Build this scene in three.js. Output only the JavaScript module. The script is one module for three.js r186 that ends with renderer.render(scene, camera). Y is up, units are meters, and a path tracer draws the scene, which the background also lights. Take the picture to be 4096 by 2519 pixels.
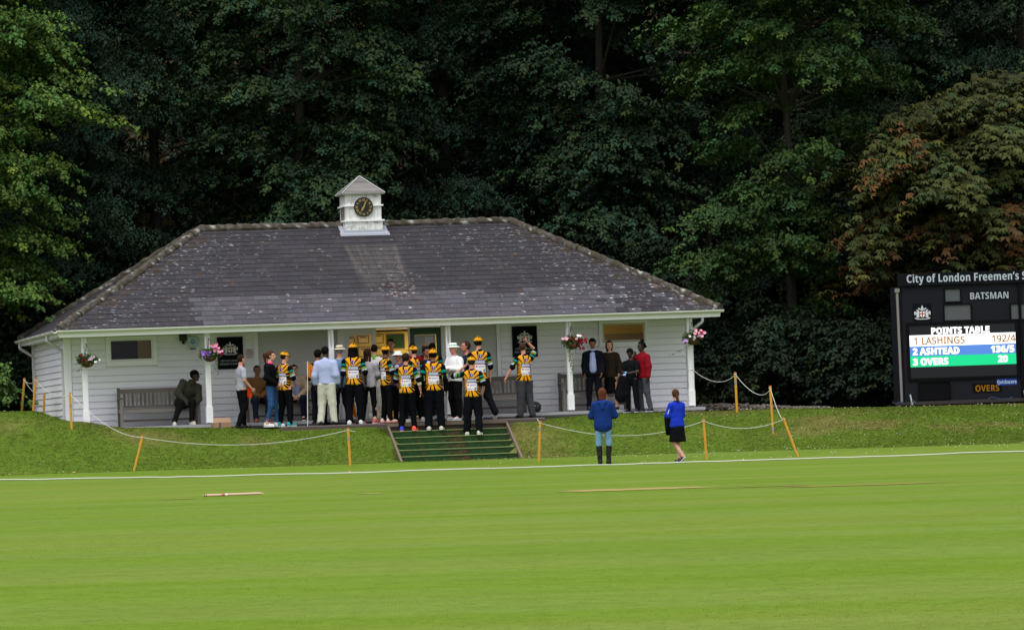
import * as THREE from 'three';
import { mergeGeometries } from 'three/addons/utils/BufferGeometryUtils.js';
import { RectAreaLightUniformsLib } from 'three/addons/lights/RectAreaLightUniformsLib.js';

// ---------------------------------------------------------------- camera, sky, sun, exposure
const scene = new THREE.Scene();
const camera = new THREE.PerspectiveCamera(7.392, 4096 / 2519, 0.5, 3000);   // long lens from the far side of the ground
camera.position.set(0, 0.93, 0);
camera.rotation.set(THREE.MathUtils.degToRad(1.294), 0, THREE.MathUtils.degToRad(-2.05));  // a little up, held slightly askew

const renderer = new THREE.WebGLRenderer({ antialias: true });
renderer.setSize(1024, 629);
renderer.toneMapping = THREE.LinearToneMapping;
renderer.toneMappingExposure = 1.75;
renderer.shadowMap.enabled = true;

const skyW = 64, skyH = 32, skyData = new Float32Array(skyW * skyH * 4);
for (let j = 0; j < skyH; j++) for (let i = 0; i < skyW; i++) {            // overcast: three times as bright overhead as at the horizon
  const el = ((j + 0.5) / skyH - 0.5) * Math.PI, L = (1 + 2 * Math.max(0, Math.sin(el))) / 3 * 1.1, k = (j * skyW + i) * 4;
  skyData[k] = L * 0.97; skyData[k + 1] = L * 0.99; skyData[k + 2] = L * 1.07; skyData[k + 3] = 1;
}
const sky = new THREE.DataTexture(skyData, skyW, skyH, THREE.RGBAFormat, THREE.FloatType);
sky.mapping = THREE.EquirectangularReflectionMapping; sky.magFilter = sky.minFilter = THREE.LinearFilter; sky.needsUpdate = true;
scene.background = sky; scene.environment = sky;

const sun = new THREE.DirectionalLight(new THREE.Color(1.0, 0.96, 0.9), 0.9);   // the sun behind thick cloud: no shadow edges
sun.position.set(-30, 120, -45); sun.target.position.set(0, 0, -110);
sun.castShadow = true; sun.shadow.radius = 45; sun.shadow.mapSize.set(2048, 2048);
Object.assign(sun.shadow.camera, { left: -45, right: 45, top: 70, bottom: -70, near: 1, far: 400 });
scene.add(sun, sun.target);
RectAreaLightUniformsLib.init();

// ---------------------------------------------------------------- helpers
const V = (x, y, z) => new THREE.Vector3(x, y, z);
const DEG = Math.PI / 180;
function rngOf(seed) { let a = seed >>> 0; return () => { a |= 0; a = a + 0x6D2B79F5 | 0; let t = Math.imul(a ^ a >>> 15, 1 | a); t = t + Math.imul(t ^ t >>> 7, 61 | t) ^ t; return ((t ^ t >>> 14) >>> 0) / 4294967296; }; }
const rnd = rngOf(7);
const R = (a, b, r = rnd) => a + (b - a) * r();
const gauss = (r = rnd) => (r() + r() + r() + r() - 2) * 1.1;
const clamp = (x, a = 0, b = 1) => Math.min(b, Math.max(a, x));
const ss = (a, b, x) => { const t = clamp((x - a) / (b - a)); return t * t * (3 - 2 * t); };
const mix = (a, b, t) => a + (b - a) * t;
function table(t, x) { if (x <= t[0][0]) return t[0][1]; for (let i = 1; i < t.length; i++) if (x <= t[i][0]) return mix(t[i - 1][1], t[i][1], ss(0, 1, (x - t[i - 1][0]) / (t[i][0] - t[i - 1][0]))); return t[t.length - 1][1]; }
function hash3(x, y, z) { let h = Math.imul(x, 374761393) ^ Math.imul(y, 668265263) ^ Math.imul(z, 2147483647 - 12345); h = Math.imul(h ^ h >>> 13, 1274126177); return ((h ^ h >>> 16) >>> 0) / 4294967296; }
function vn(x, y, z = 0) {
  const xi = Math.floor(x), yi = Math.floor(y), zi = Math.floor(z), f = t => t * t * (3 - 2 * t), u = f(x - xi), v = f(y - yi), w = f(z - zi);
  const l = (k) => mix(mix(hash3(xi, yi, zi + k), hash3(xi + 1, yi, zi + k), u), mix(hash3(xi, yi + 1, zi + k), hash3(xi + 1, yi + 1, zi + k), u), v);
  return mix(l(0), l(1), w);
}
const fbm = (x, y, z = 0) => vn(x, y, z) * 0.5 + vn(x * 2.1, y * 2.1, z * 2.1 + 5) * 0.3 + vn(x * 4.3, y * 4.3, z * 4.3 + 9) * 0.2;

const lin = (r, g, b) => new THREE.Color().setRGB(r, g, b);
function mat(color, roughness = 0.8, extra = {}) { return new THREE.MeshStandardMaterial({ color: color.isColor ? color : lin(...color), roughness, ...extra }); }
function soft(color, roughness = 0.9, extra = {}) { return new THREE.MeshPhysicalMaterial({ color: color.isColor ? color : lin(...color), roughness, specularIntensity: 0.12, ...extra }); }
const used = {};
function numbered(name) { const n = used[name] = (used[name] ?? -1) + 1; return n ? `${name}_${String(n).padStart(3, '0')}` : name; }
function shade(o) { o.traverse(m => { if (m.isMesh) m.castShadow = m.receiveShadow = true; }); return o; }
function thing(name, label, category, [x, y, z] = [0, 0, 0], turn = 0, group) {
  const o = new THREE.Group(); o.name = numbered(name); scene.add(o);
  o.position.set(x, y, z); o.rotation.y = turn; o.userData = { label, category };
  if (group) o.userData.group = group;
  return o;
}
function geoOf(g) { if (!Array.isArray(g)) return g; return g.length === 1 ? g[0] : mergeGeometries(g.map(a => a.index ? a.toNonIndexed() : a)); }
function part(name, g, m, parent, label) {
  const o = new THREE.Mesh(geoOf(g), m); o.name = name; if (label) o.userData.label = label;
  o.castShadow = o.receiveShadow = true; parent.add(o); return o;
}
function single(name, g, m, label, category, pos = [0, 0, 0], turn = 0, group) {
  const o = part(numbered(name), g, m, scene); o.position.set(...pos); o.rotation.y = turn; o.userData = { label, category };
  if (group) o.userData.group = group; return o;
}
function box(w, h, d, x = 0, y = 0, z = 0, rx = 0, ry = 0, rz = 0) { const g = new THREE.BoxGeometry(w, h, d); if (rx || ry || rz) g.applyMatrix4(new THREE.Matrix4().makeRotationFromEuler(new THREE.Euler(rx, ry, rz))); return g.translate(x, y, z); }
function span(x0, x1, y0, y1, z0, z1) { return box(x1 - x0, y1 - y0, z1 - z0, (x0 + x1) / 2, (y0 + y1) / 2, (z0 + z1) / 2); }
function bar(a, b, r0, r1 = r0, seg = 6) {
  const d = b.clone().sub(a), g = new THREE.CylinderGeometry(r1, r0, d.length(), seg).translate(0, d.length() / 2, 0);
  return g.applyQuaternion(new THREE.Quaternion().setFromUnitVectors(V(0, 1, 0), d.normalize())).translate(a.x, a.y, a.z);
}
function canvasTex(w, h, draw, srgb = true) {
  const c = document.createElement('canvas'); c.width = w; c.height = h; const x = c.getContext('2d'); draw(x, w, h);
  const t = new THREE.CanvasTexture(c); if (srgb) t.colorSpace = THREE.SRGBColorSpace; t.magFilter = THREE.LinearFilter; return t;
}
function dataTex(w, h, f, srgb = false) {
  const d = new Uint8Array(w * h * 4);
  for (let j = 0; j < h; j++) for (let i = 0; i < w; i++) { const c = f(i / w, j / h, i, j), k = (j * w + i) * 4; for (let q = 0; q < 3; q++) d[k + q] = clamp(c[q], 0, 1) * 255; d[k + 3] = 255; }
  const t = new THREE.DataTexture(d, w, h, THREE.RGBAFormat); t.wrapS = t.wrapT = THREE.RepeatWrapping; t.magFilter = t.minFilter = THREE.LinearFilter;
  if (srgb) t.colorSpace = THREE.SRGBColorSpace; t.needsUpdate = true; return t;
}
function planeQuad(w, h) { return new THREE.PlaneGeometry(w, h); }

// the pavilion stands at PAV, turned by TH; px() turns a point of its own axes into the world's
const TH = 10.8 * DEG, PAV = V(-2.7, 0, -111.04), CT = Math.cos(TH), ST = Math.sin(TH);
const px = (x, y, z) => [PAV.x + x * CT + z * ST, y, PAV.z - x * ST + z * CT];
const toPav = (x, z) => { const dx = x - PAV.x, dz = z - PAV.z; return [dx * CT - dz * ST, dx * ST + dz * CT]; };
const DECK = 1.2;

// ---------------------------------------------------------------- the ground
const CREST = [[-14, 1.8], [-8.4, 1.62], [-7.4, 1.35], [-6.2, 1.17], [-4, 1.1], [-3, 1.04], [3.3, 1.04], [5, 1.1], [8, 1.07], [12, 1.0], [20, 0.95], [60, 1.2]];
const STEP = { x0: -0.3, x1: 2.36, z0: 0.66, n: 6, d: 0.3, h: 0.142, y0: 0.17 };
function groundY(x, z) {
  const [lx, lz] = toPav(x, z), f = -0.0045 * clamp(x, -25, 25);
  const foot = 2.5 + 3 * ss(5, 12, lx), crest = 0.5 + 1.2 * ss(6, 11, lx), C = table(CREST, lx);
  let y = f + 0.19 * ss(foot + 3.4, foot, lz);
  if (lz < foot) { const t = clamp((foot - lz) / (foot - crest)); y = mix(f + 0.19, C, 0.55 * t + 0.45 * ss(0, 1, t)); }
  if (lz < crest) y = C + 0.012 * (crest - lz) * ss(7, 10, Math.abs(lx));
  y += 0.02 * (fbm(x * 0.9, z * 0.9) - 0.5) * ss(foot + 2, foot, lz);
  if (Math.abs(lx) < 7.38 && lz < -0.15 && lz > -9.9) y = Math.min(y, 0.95);
  if (lx > STEP.x0 - 0.02 && lx < STEP.x1 + 0.02 && lz > 0.2 && lz < 2.5) y = Math.min(y, 0.02 + 0.9 * clamp((2.4 - lz) / 1.9) - 0.12);
  return y;
}
function bands(x, D) {                                  // mown strips across the field: blades leaning to or fro, with drier streaks
  const w = D + 1.2 * (fbm(x * 0.05, D * 0.03) - 0.5) + x * 0.06;
  const s = Math.sin(w * 2 * Math.PI / 5.2 + Math.sin(w * 0.31) * 2.0) * 0.5 + 0.5, dry = fbm(x * 0.12 + 3, D * 0.22);
  const streak = fbm(x * 0.1 + 9, D * 1.3) * 0.6 + fbm(x * 0.35, D * 2.6 + 17) * 0.4;
  return [mix(0.5, ss(0.1, 0.9, s), 0.34) + (streak - 0.5) * 1.1, ss(0.45, 0.75, dry), fbm(x * 0.6, D * 0.5 + 40) * 0.4 + streak * 0.6];
}
function turfColor(x, z, out) {
  const D = -z, [lx, lz] = toPav(x, z), foot = 2.5 + 3 * ss(5, 12, lx);
  const [s, dry, n] = bands(x, D);
  let r = mix(0.118, 0.146, s), g = mix(0.196, 0.204, s), b = mix(0.018, 0.046, s);
  r = mix(r, 0.18, dry * 0.3); g = mix(g, 0.204, dry * 0.3); b = mix(b, 0.046, dry * 0.3);
  const k = 0.86 + 0.28 * n; r *= k; g *= k; b *= k;
  const bank = ss(foot + 0.7, foot - 0.1, lz);          // longer, rougher grass on the bank, bleached in patches
  if (bank > 0) {
    const p = 0.9 * ss(0.46, 0.68, fbm(x * 0.42, z * 0.9 + 7)), q = 0.8 + 0.4 * fbm(x * 1.7, z * 3.1);
    r = mix(r, mix(0.1, 0.17, p) * q, bank); g = mix(g, mix(0.158, 0.162, p) * q, bank); b = mix(b, mix(0.022, 0.05, p) * q, bank);
  }
  out[0] = r; out[1] = g; out[2] = b; return out;
}
function steps(list) { const o = []; for (const [a, b, d] of list) for (let v = a; v < b - 1e-6; v += d) o.push(v); o.push(list[list.length - 1][1]); return o; }
const grain = dataTex(512, 512, (u, v, i, j) => { const a = hash3(i, j, 1), b = vn(u * 90, v * 90, 3), k = 0.78 + 0.3 * a * b + 0.16 * vn(u * 24, v * 24, 8); return [k, k, k * 0.95]; });
function sheet(xs, ds, colorOf, yOf) {
  const P = [], C = [], U = [], I = [], c = [0, 0, 0];
  for (const d of ds) for (const x of xs) { P.push(x, yOf(x, -d), -d); colorOf(x, -d, c); C.push(...c); U.push(x / 2.3, d / 2.3); }
  const n = xs.length;
  for (let j = 0; j < ds.length - 1; j++) for (let i = 0; i < n - 1; i++) { const a = j * n + i; I.push(a, a + 1, a + n, a + 1, a + n + 1, a + n); }
  const g = new THREE.BufferGeometry(); g.setAttribute('position', new THREE.Float32BufferAttribute(P, 3)); g.setAttribute('color', new THREE.Float32BufferAttribute(C, 3)); g.setAttribute('uv', new THREE.Float32BufferAttribute(U, 2)); g.setIndex(I); g.computeVertexNormals(); return g;
}
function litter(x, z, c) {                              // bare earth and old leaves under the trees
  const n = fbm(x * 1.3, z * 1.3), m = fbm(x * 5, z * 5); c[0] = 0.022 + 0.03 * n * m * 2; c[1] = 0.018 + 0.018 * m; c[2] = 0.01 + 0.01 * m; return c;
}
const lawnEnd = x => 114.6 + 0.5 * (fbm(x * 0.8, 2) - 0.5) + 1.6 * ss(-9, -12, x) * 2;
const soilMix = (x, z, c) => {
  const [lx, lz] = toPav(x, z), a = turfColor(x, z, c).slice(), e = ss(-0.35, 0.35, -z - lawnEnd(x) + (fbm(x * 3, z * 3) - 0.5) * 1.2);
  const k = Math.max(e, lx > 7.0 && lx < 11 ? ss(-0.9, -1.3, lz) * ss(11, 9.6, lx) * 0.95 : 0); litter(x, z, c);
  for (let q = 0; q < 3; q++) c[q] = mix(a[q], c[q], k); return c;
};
const xsF = steps([[-320, -30, 29], [-30, -14, 1.6], [-14, 14, 0.35], [14, 30, 1.6], [30, 320.1, 29]]);
const dsF = steps([[-150, 10, 20], [10, 100, 0.28], [100, 116, 0.16], [116, 122.01, 0.5]]);
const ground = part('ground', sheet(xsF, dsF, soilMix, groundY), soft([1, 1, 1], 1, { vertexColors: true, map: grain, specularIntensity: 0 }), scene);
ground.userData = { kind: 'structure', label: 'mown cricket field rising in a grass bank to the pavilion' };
const hill = part('added_slope', sheet(steps([[-320, -40, 40], [-40, 40, 2], [40, 320.1, 40]]), steps([[121.9, 170, 2], [170, 330.1, 20]]), litter, (x, z) => groundY(x, -122) - 0.02 + 0.42 * Math.max(0, -z - 123) * ss(123, 140, -z) + 0.6 * (fbm(x * 0.2, z * 0.2) - 0.5) * ss(122, 126, -z)), soft([1, 1, 1], 1, { vertexColors: true, map: grain, specularIntensity: 0 }), scene);  // added rising slope, blocks the sky between the trees
hill.userData = { kind: 'structure', label: 'added dark slope that blocks the sky behind the trees' };

// grass: tufts of blades, real geometry on the near field and on the bank
function tuft(n, h, w, spread, seed) {
  const r = rngOf(seed), P = [], N = [];
  for (let i = 0; i < n; i++) {
    const a = r() * 6.283, x = gauss(r) * spread, z = gauss(r) * spread, hh = h * (0.6 + 0.6 * r()), lean = 0.5 * h * r(), b = r() * 6.283, cx = Math.cos(a) * w, cz = Math.sin(a) * w;
    P.push(x - cx, 0, z - cz, x + cx, 0, z + cz, x + Math.cos(b) * lean, hh, z + Math.sin(b) * lean);
    for (let q = 0; q < 3; q++) N.push(0, 1, 0);
  }
  const g = new THREE.BufferGeometry(); g.setAttribute('position', new THREE.Float32BufferAttribute(P, 3)); g.setAttribute('normal', new THREE.Float32BufferAttribute(N, 3)); return g;
}
const bladeMat = soft([1, 1, 1], 0.9, { side: THREE.DoubleSide, specularIntensity: 0.05 });
function scatter(name, label, geo, count, where, tint) {
  const m = new THREE.InstancedMesh(geo, bladeMat, count), q = new THREE.Matrix4(), col = new THREE.Color(), c = [0, 0, 0], r = rngOf(count), e = new THREE.Euler(), qq = new THREE.Quaternion(), s = V(1, 1, 1);
  let i = 0;
  while (i < count) {
    const p = where(r); if (!p) continue;
    const y = groundY(p[0], p[1]); e.set(0, r() * 6.283, 0); const k = p[2] * (0.7 + 0.6 * r()); s.set(k, k, k);
    q.compose(V(p[0], y - 0.004, p[1]), qq.setFromEuler(e), s); m.setMatrixAt(i, q);
    turfColor(p[0], p[1], c); const t = tint(r); col.setRGB(c[0] * t[0], c[1] * t[1], c[2] * t[2]); m.setColorAt(i, col); i++;
  }
  m.name = name; m.userData = { kind: 'stuff', label, category: 'grass' }; m.castShadow = m.receiveShadow = true; scene.add(m); return m;
}
const bladeTint = r => { const k = 0.9 + 0.22 * r(), y = r(); return [k * (1 + 0.14 * y), k * (1 + 0.05 * y), k]; };
scatter('field_grass', 'short mown grass of the cricket field', tuft(10, 0.005, 0.002, 0.024, 3), 170000, r => { const D = 20 + 52 * Math.pow(r(), 1.25); return [(r() * 2 - 1) * D * 0.112, -D, 1]; }, r => bladeTint(r).map(v => v * 1.3));
scatter('bank_grass', 'longer rough grass on the bank below the pavilion', tuft(14, 0.017, 0.004, 0.055, 5), 110000, r => {
  const x = R(-14.5, 14.5, r), z = -R(105.6, 114.4, r), [lx, lz] = toPav(x, z), foot = 2.5 + 3 * ss(5, 12, lx);
  if (lz > foot + 0.6 - r() * 0.9 || (Math.abs(lx) < 7.5 && lz < 0.06) || (lx > -2.75 && lx < 3.35 && lz < 0.74) || (lx > STEP.x0 - 0.09 && lx < STEP.x1 + 0.09 && lz < 2.52) || -z > lawnEnd(x)) return null;
  if (lx > 7 && lx < 10.4 && lz < -0.7) return null;
  return [x, z, 1];
}, r => bladeTint(r).map(v => v * 1.25));

// ---------------------------------------------------------------- the pavilion
const white = mat([0.86, 0.86, 0.87], 0.55), paint = [mat([0.82, 0.81, 0.86], 0.6), mat([0.8, 0.79, 0.845], 0.6), mat([0.84, 0.83, 0.875], 0.6)];
const plastic = mat([0.78, 0.78, 0.76], 0.4), leadM = mat([0.42, 0.44, 0.5], 0.45, { metalness: 0.3 });
const glass = new THREE.MeshPhysicalMaterial({ color: lin(1, 1, 1), roughness: 0.02, transmission: 1, thickness: 0, ior: 1.5, specularIntensity: 0.5 });
const wornWhite = (() => {                           // white paint gone grey and green in runs
  const t = dataTex(256, 256, (u, v) => { const s = ss(0.4, 0.8, vn(u * 34, v * 3, 1) * 0.6 + vn(u * 13, v * 2.2, 4) * 0.4), d = ss(0.5, 0.8, fbm(u * 9, v * 9, 6)), k = 0.97 - 0.2 * s - 0.34 * d; return [k, k * 0.99, k * (1 - 0.06 * s)]; });
  return mat([0.78, 0.78, 0.76], 0.65, { map: t });
})();
const pav = thing('pavilion', 'long white weatherboarded cricket pavilion with grey slate hipped roof and clock turret', 'building', [PAV.x, 0, PAV.z], TH);
const X1 = 7.69, WX = 7.28, WZ = -1.77, TOPY = 3.28;

part('plinth', [span(-7.2, 7.15, 0.2, 1.1, -9.5, -0.06)], mat([0.13, 0.1, 0.075], 0.9), pav);
part('veranda_floor', [span(-7.22, 7.22, 1.13, DECK, -9.5, -0.02)], mat([0.34, 0.34, 0.35], 0.8), pav);
part('dark_floor_strip', [span(-7.2, 7.2, 1.075, 1.128, -0.06, 0.015)], mat([0.05, 0.05, 0.052], 0.8), pav);  // dark strip along the front, just below the floor
part('path_slab', [span(-2.75, 3.3, 0.9, 1.075, -0.04, 0.62)], mat([0.26, 0.22, 0.2], 0.9), pav);
part('path_edging', [span(-2.75, 3.34, 0.93, 1.06, 0.622, 0.68)], mat([0.085, 0.062, 0.05], 0.9), pav);

// walls: a backing with real openings, weatherboards fixed on it one by one
const OPEN = { w1: [-6.33, -5.33, 2.72, 3.215], w2: [5.22, 6.235, 2.78, 3.22], door: [-1.0, 1.47, DECK, TOPY], s1: [-2.9, -1.04, 2.08, TOPY], s2: [1.6, 2.7, 2.1, TOPY] };
const wallShape = new THREE.Shape([[-WX, 1.0], [WX, 1.0], [WX, 3.3], [-WX, 3.3]].map(p => new THREE.Vector2(...p)));
for (const [a, b, c, d] of Object.values(OPEN)) wallShape.holes.push(new THREE.Path([[a, c], [a, Math.min(d, 3.285)], [b, Math.min(d, 3.285)], [b, c]].map(p => new THREE.Vector2(...p))));
const frontWall = part('front_wall', new THREE.ExtrudeGeometry(wallShape, { depth: 0.1, bevelEnabled: false }).translate(0, 0, WZ - 0.13), paint[1], pav);
const PITCH = 0.1475;
function boardGeo(len, h = PITCH) {                    // feather-edged, a real open joint below each board
  const s = new THREE.Shape([[0, 0.017], [0.036, 0.017], [0.036, 0.03], [0.02, h], [0, h]].map(p => new THREE.Vector2(...p)));
  return new THREE.ExtrudeGeometry(s, { depth: len, bevelEnabled: false }).translate(0, 0, -len / 2);   // x: out of the wall, z: along it
}
function boardRun(parent, a, b, y, place) {             // from a to b along the wall
  const o = part('weatherboard', boardGeo(b - a), paint[Math.floor(rnd() * 3)], parent); place(o, (a + b) / 2, y + R(-0.002, 0.002)); o.rotation.x += R(-0.0012, 0.0012) * 0; return o;
}
const frontPlace = (o, m, y) => { o.rotation.y = -Math.PI / 2; o.position.set(m, y, WZ - 0.03); };
for (let k = 0; k < 14; k++) {
  const y0 = 1.2 + k * PITCH, y1 = y0 + PITCH;
  const blocks = Object.entries(OPEN).filter(([n, o]) => y1 > o[2] - (n[0] === 'w' ? 0.075 : 0.03) && y0 < o[3]).map(([n, o]) => n[0] === 'w' ? [o[0] - 0.09, o[1] + 0.09] : [o[0] - 0.1, o[1] + 0.1]).sort((p, q) => p[0] - q[0]);
  let x = -WX + 0.07;
  for (const [a, b] of [...blocks, [WX - 0.07, 0]]) {
    if (a - x > 0.1) { if (a - x > 4.3) { const j = x + (a - x) * (k % 2 ? 0.42 : 0.6); boardRun(frontWall, x, j - 0.002, y0, frontPlace); boardRun(frontWall, j + 0.002, a, y0, frontPlace); } else boardRun(frontWall, x, a, y0, frontPlace); }
    x = Math.max(x, b);
  }
}
for (const sx of [-1, 1]) {
  const w = part('side_wall', span(sx * WX - 0.05, sx * WX + 0.05, 1.0, 3.3, -9.55, WZ - 0.14), paint[1], pav);
  for (let k = -1; k < 14; k++) { const o = part('weatherboard', boardGeo(7.55), paint[Math.floor(rnd() * 3)], w); o.rotation.y = sx < 0 ? Math.PI : 0; o.position.set(sx * (WX + 0.05), 1.2 + k * PITCH, -5.72); }
}
part('rear_wall', span(-WX, WX, 1.0, 3.3, -9.65, -9.56), paint[1], pav);
part('corner_board', [span(-WX - 0.1, -WX + 0.06, 1.02, 3.285, WZ - 0.12, WZ + 0.02)], white, pav);
part('corner_board', [span(WX - 0.06, WX + 0.1, 1.02, 3.285, WZ - 0.12, WZ + 0.02)], white, pav);
part('joint_strip', span(-3.02, -2.985, 1.2, 3.27, WZ, WZ + 0.012), paint[0], pav);
part('corner_board', [span(-WX - 0.12, -WX, 1.02, 3.285, -9.7, -9.57)], white, pav);

// inside: a lit club room, changing rooms to either side
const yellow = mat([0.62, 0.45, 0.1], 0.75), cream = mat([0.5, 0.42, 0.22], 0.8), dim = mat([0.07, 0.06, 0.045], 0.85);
part('inner_wall', [span(-3.0, 3.0, DECK, 3.25, -4.62, -4.56)], yellow, pav);
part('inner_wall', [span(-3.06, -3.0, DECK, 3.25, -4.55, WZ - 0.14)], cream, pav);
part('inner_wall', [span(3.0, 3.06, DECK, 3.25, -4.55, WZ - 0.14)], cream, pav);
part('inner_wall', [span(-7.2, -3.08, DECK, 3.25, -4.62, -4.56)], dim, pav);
part('cupboard_door', [span(-5.6, -5.1, DECK, 3.2, -2.5, -2.46)], mat([0.5, 0.3, 0.08], 0.7), pav);
part('inner_wall', [span(3.08, 7.2, DECK, 3.25, -4.62, -4.56)], yellow, pav);
part('wall_cupboard', [span(4.6, 7.1, 1.9, 3.02, -4.3, -4.1)], mat([0.12, 0.085, 0.05], 0.7), pav);
function ceilingLamp(x, z, power) {
  const l = part('ceiling_lamp', box(1.2, 0.016, 0.16, x, 3.28, z), mat([0.9, 0.88, 0.8], 0.5, { emissive: lin(1, 0.85, 0.55), emissiveIntensity: 1.2 }), pav);
  const a = new THREE.RectAreaLight(new THREE.Color(1, 0.86, 0.56), power, 1.2, 0.16); a.position.set(x, 3.262, z); a.rotation.x = -Math.PI / 2; pav.add(a); return l;
}
ceilingLamp(1.9, -3.3, 60); ceilingLamp(4.3, -3.2, 34);

// windows, door, shutters
function windowUnit(o, open) {
  const [a, b, c, d] = o, w = new THREE.Group(); w.name = 'window'; pav.add(w);
  const z = WZ + 0.012;
  part('window_frame', [span(a - 0.085, a, c - 0.08, d + 0.06, z - 0.06, z + 0.03), span(b, b + 0.085, c - 0.08, d + 0.06, z - 0.06, z + 0.03), span(a, b, d, d + 0.06, z - 0.06, z + 0.03), span(a, b, c - 0.08, c, z - 0.06, z + 0.03)], white, w);
  part('window_sill', span(a - 0.11, b + 0.11, c - 0.115, c - 0.082, z - 0.04, z + 0.07), white, w);
  const tilt = open ? 0.16 : 0, zz = z - 0.03, f = 0.035, g = new THREE.Group(); 
  const sash = part('sash', [span(a + 0.004, a + f, c + 0.004, d - 0.004, zz - 0.02, zz + 0.02), span(b - f, b - 0.004, c + 0.004, d - 0.004, zz - 0.02, zz + 0.02), span(a + f, b - f, d - f, d - 0.004, zz - 0.02, zz + 0.02), span(a + f, b - f, c + 0.004, c + f, zz - 0.02, zz + 0.02)].map(q => q.translate(0, -d, -zz)), open ? mat([0.5, 0.5, 0.42], 0.5) : paint[0], w);
  sash.position.set(0, d, zz); sash.rotation.x = -tilt;
  const p = part('pane', planeQuad(b - a - 2 * f, d - c - 2 * f).translate((a + b) / 2, (c + d) / 2 - d, 0), glass, w); p.position.set(0, d, zz); p.rotation.x = -tilt;
}
windowUnit(OPEN.w1, false); windowUnit(OPEN.w2, true);
function shutter([a, b, c, d], open) {
  const s = new THREE.Group(); s.name = 'roller_shutter'; pav.add(s); const z = WZ - 0.02, g = [];
  part('shutter_backing', span(a, b, c, d, z - 0.06, z - 0.035), paint[2], s);
  for (let y = c; y < d - 0.02; y += 0.046) g.push(box(b - a - 0.01, 0.041, 0.02, (a + b) / 2, y + 0.022, z - 0.02, -0.16));
  part('shutter_slats', g, mat([0.56, 0.56, 0.54], 0.6), s).userData.kind = 'stuff';
  part('shutter_frame', [span(a - 0.085, a, c - 0.06, d, z - 0.02, WZ + 0.035)], white, s); part('shutter_frame', [span(b, b + 0.085, c - 0.06, d, z - 0.02, WZ + 0.035)], white, s);
  part('shutter_sill', [span(a - 0.1, b + 0.1, c - 0.1, c - 0.062, z - 0.02, WZ + 0.07)], white, s);
}
shutter(OPEN.s1); shutter(OPEN.s2);
{
  const z = WZ - 0.03, e = new THREE.Group(); e.name = 'entrance'; pav.add(e);
  part('door_frame', [span(-1.0, -0.89, DECK, TOPY, z - 0.06, WZ + 0.03), span(-0.232, -0.138, DECK, TOPY, z - 0.06, z + 0.03), span(0.628, 0.66, DECK, TOPY, z - 0.06, z + 0.03), span(1.39, 1.47, DECK, TOPY, z - 0.06, WZ + 0.03)], white, e);
  part('side_panel', [span(-0.89, -0.752, DECK, TOPY, z - 0.03, z), span(-0.752, -0.232, 3.14, TOPY, z - 0.03, z), span(-0.752, -0.232, DECK, 1.95, z - 0.03, z)], paint[0], e);
  part('side_window', planeQuad(0.52, 1.19).translate(-0.492, 2.545, z - 0.02), glass, e);
  const green = mat([0.008, 0.07, 0.045], 0.4), dd = part('green_door', [span(0.662, 0.765, DECK + 0.02, 3.27, z - 0.045, z), span(1.285, 1.388, DECK + 0.02, 3.27, z - 0.045, z), span(0.765, 1.285, 3.1, 3.27, z - 0.045, z), span(0.765, 1.285, DECK + 0.02, 1.9, z - 0.045, z)], green, e);
  part('pane', planeQuad(0.52, 1.2).translate(1.025, 2.5, z - 0.03), glass, dd);
  part('pane_backing', box(0.5, 1.19, 0.004, 1.025, 2.5, z - 0.055), mat([0.42, 0.46, 0.44], 0.8), e); part('notice_paper', box(0.2, 0.26, 0.003, 1.12, 2.92, z - 0.0505), mat([0.62, 0.66, 0.66], 0.8), e);  // added pale sheet behind the door pane, carries its whitish look
  part('door_handle', bar(V(0.71, 2.12, z + 0.05), V(0.71, 2.28, z + 0.05), 0.012), mat([0.6, 0.6, 0.6], 0.3, { metalness: 1 }), dd);
}
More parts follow.
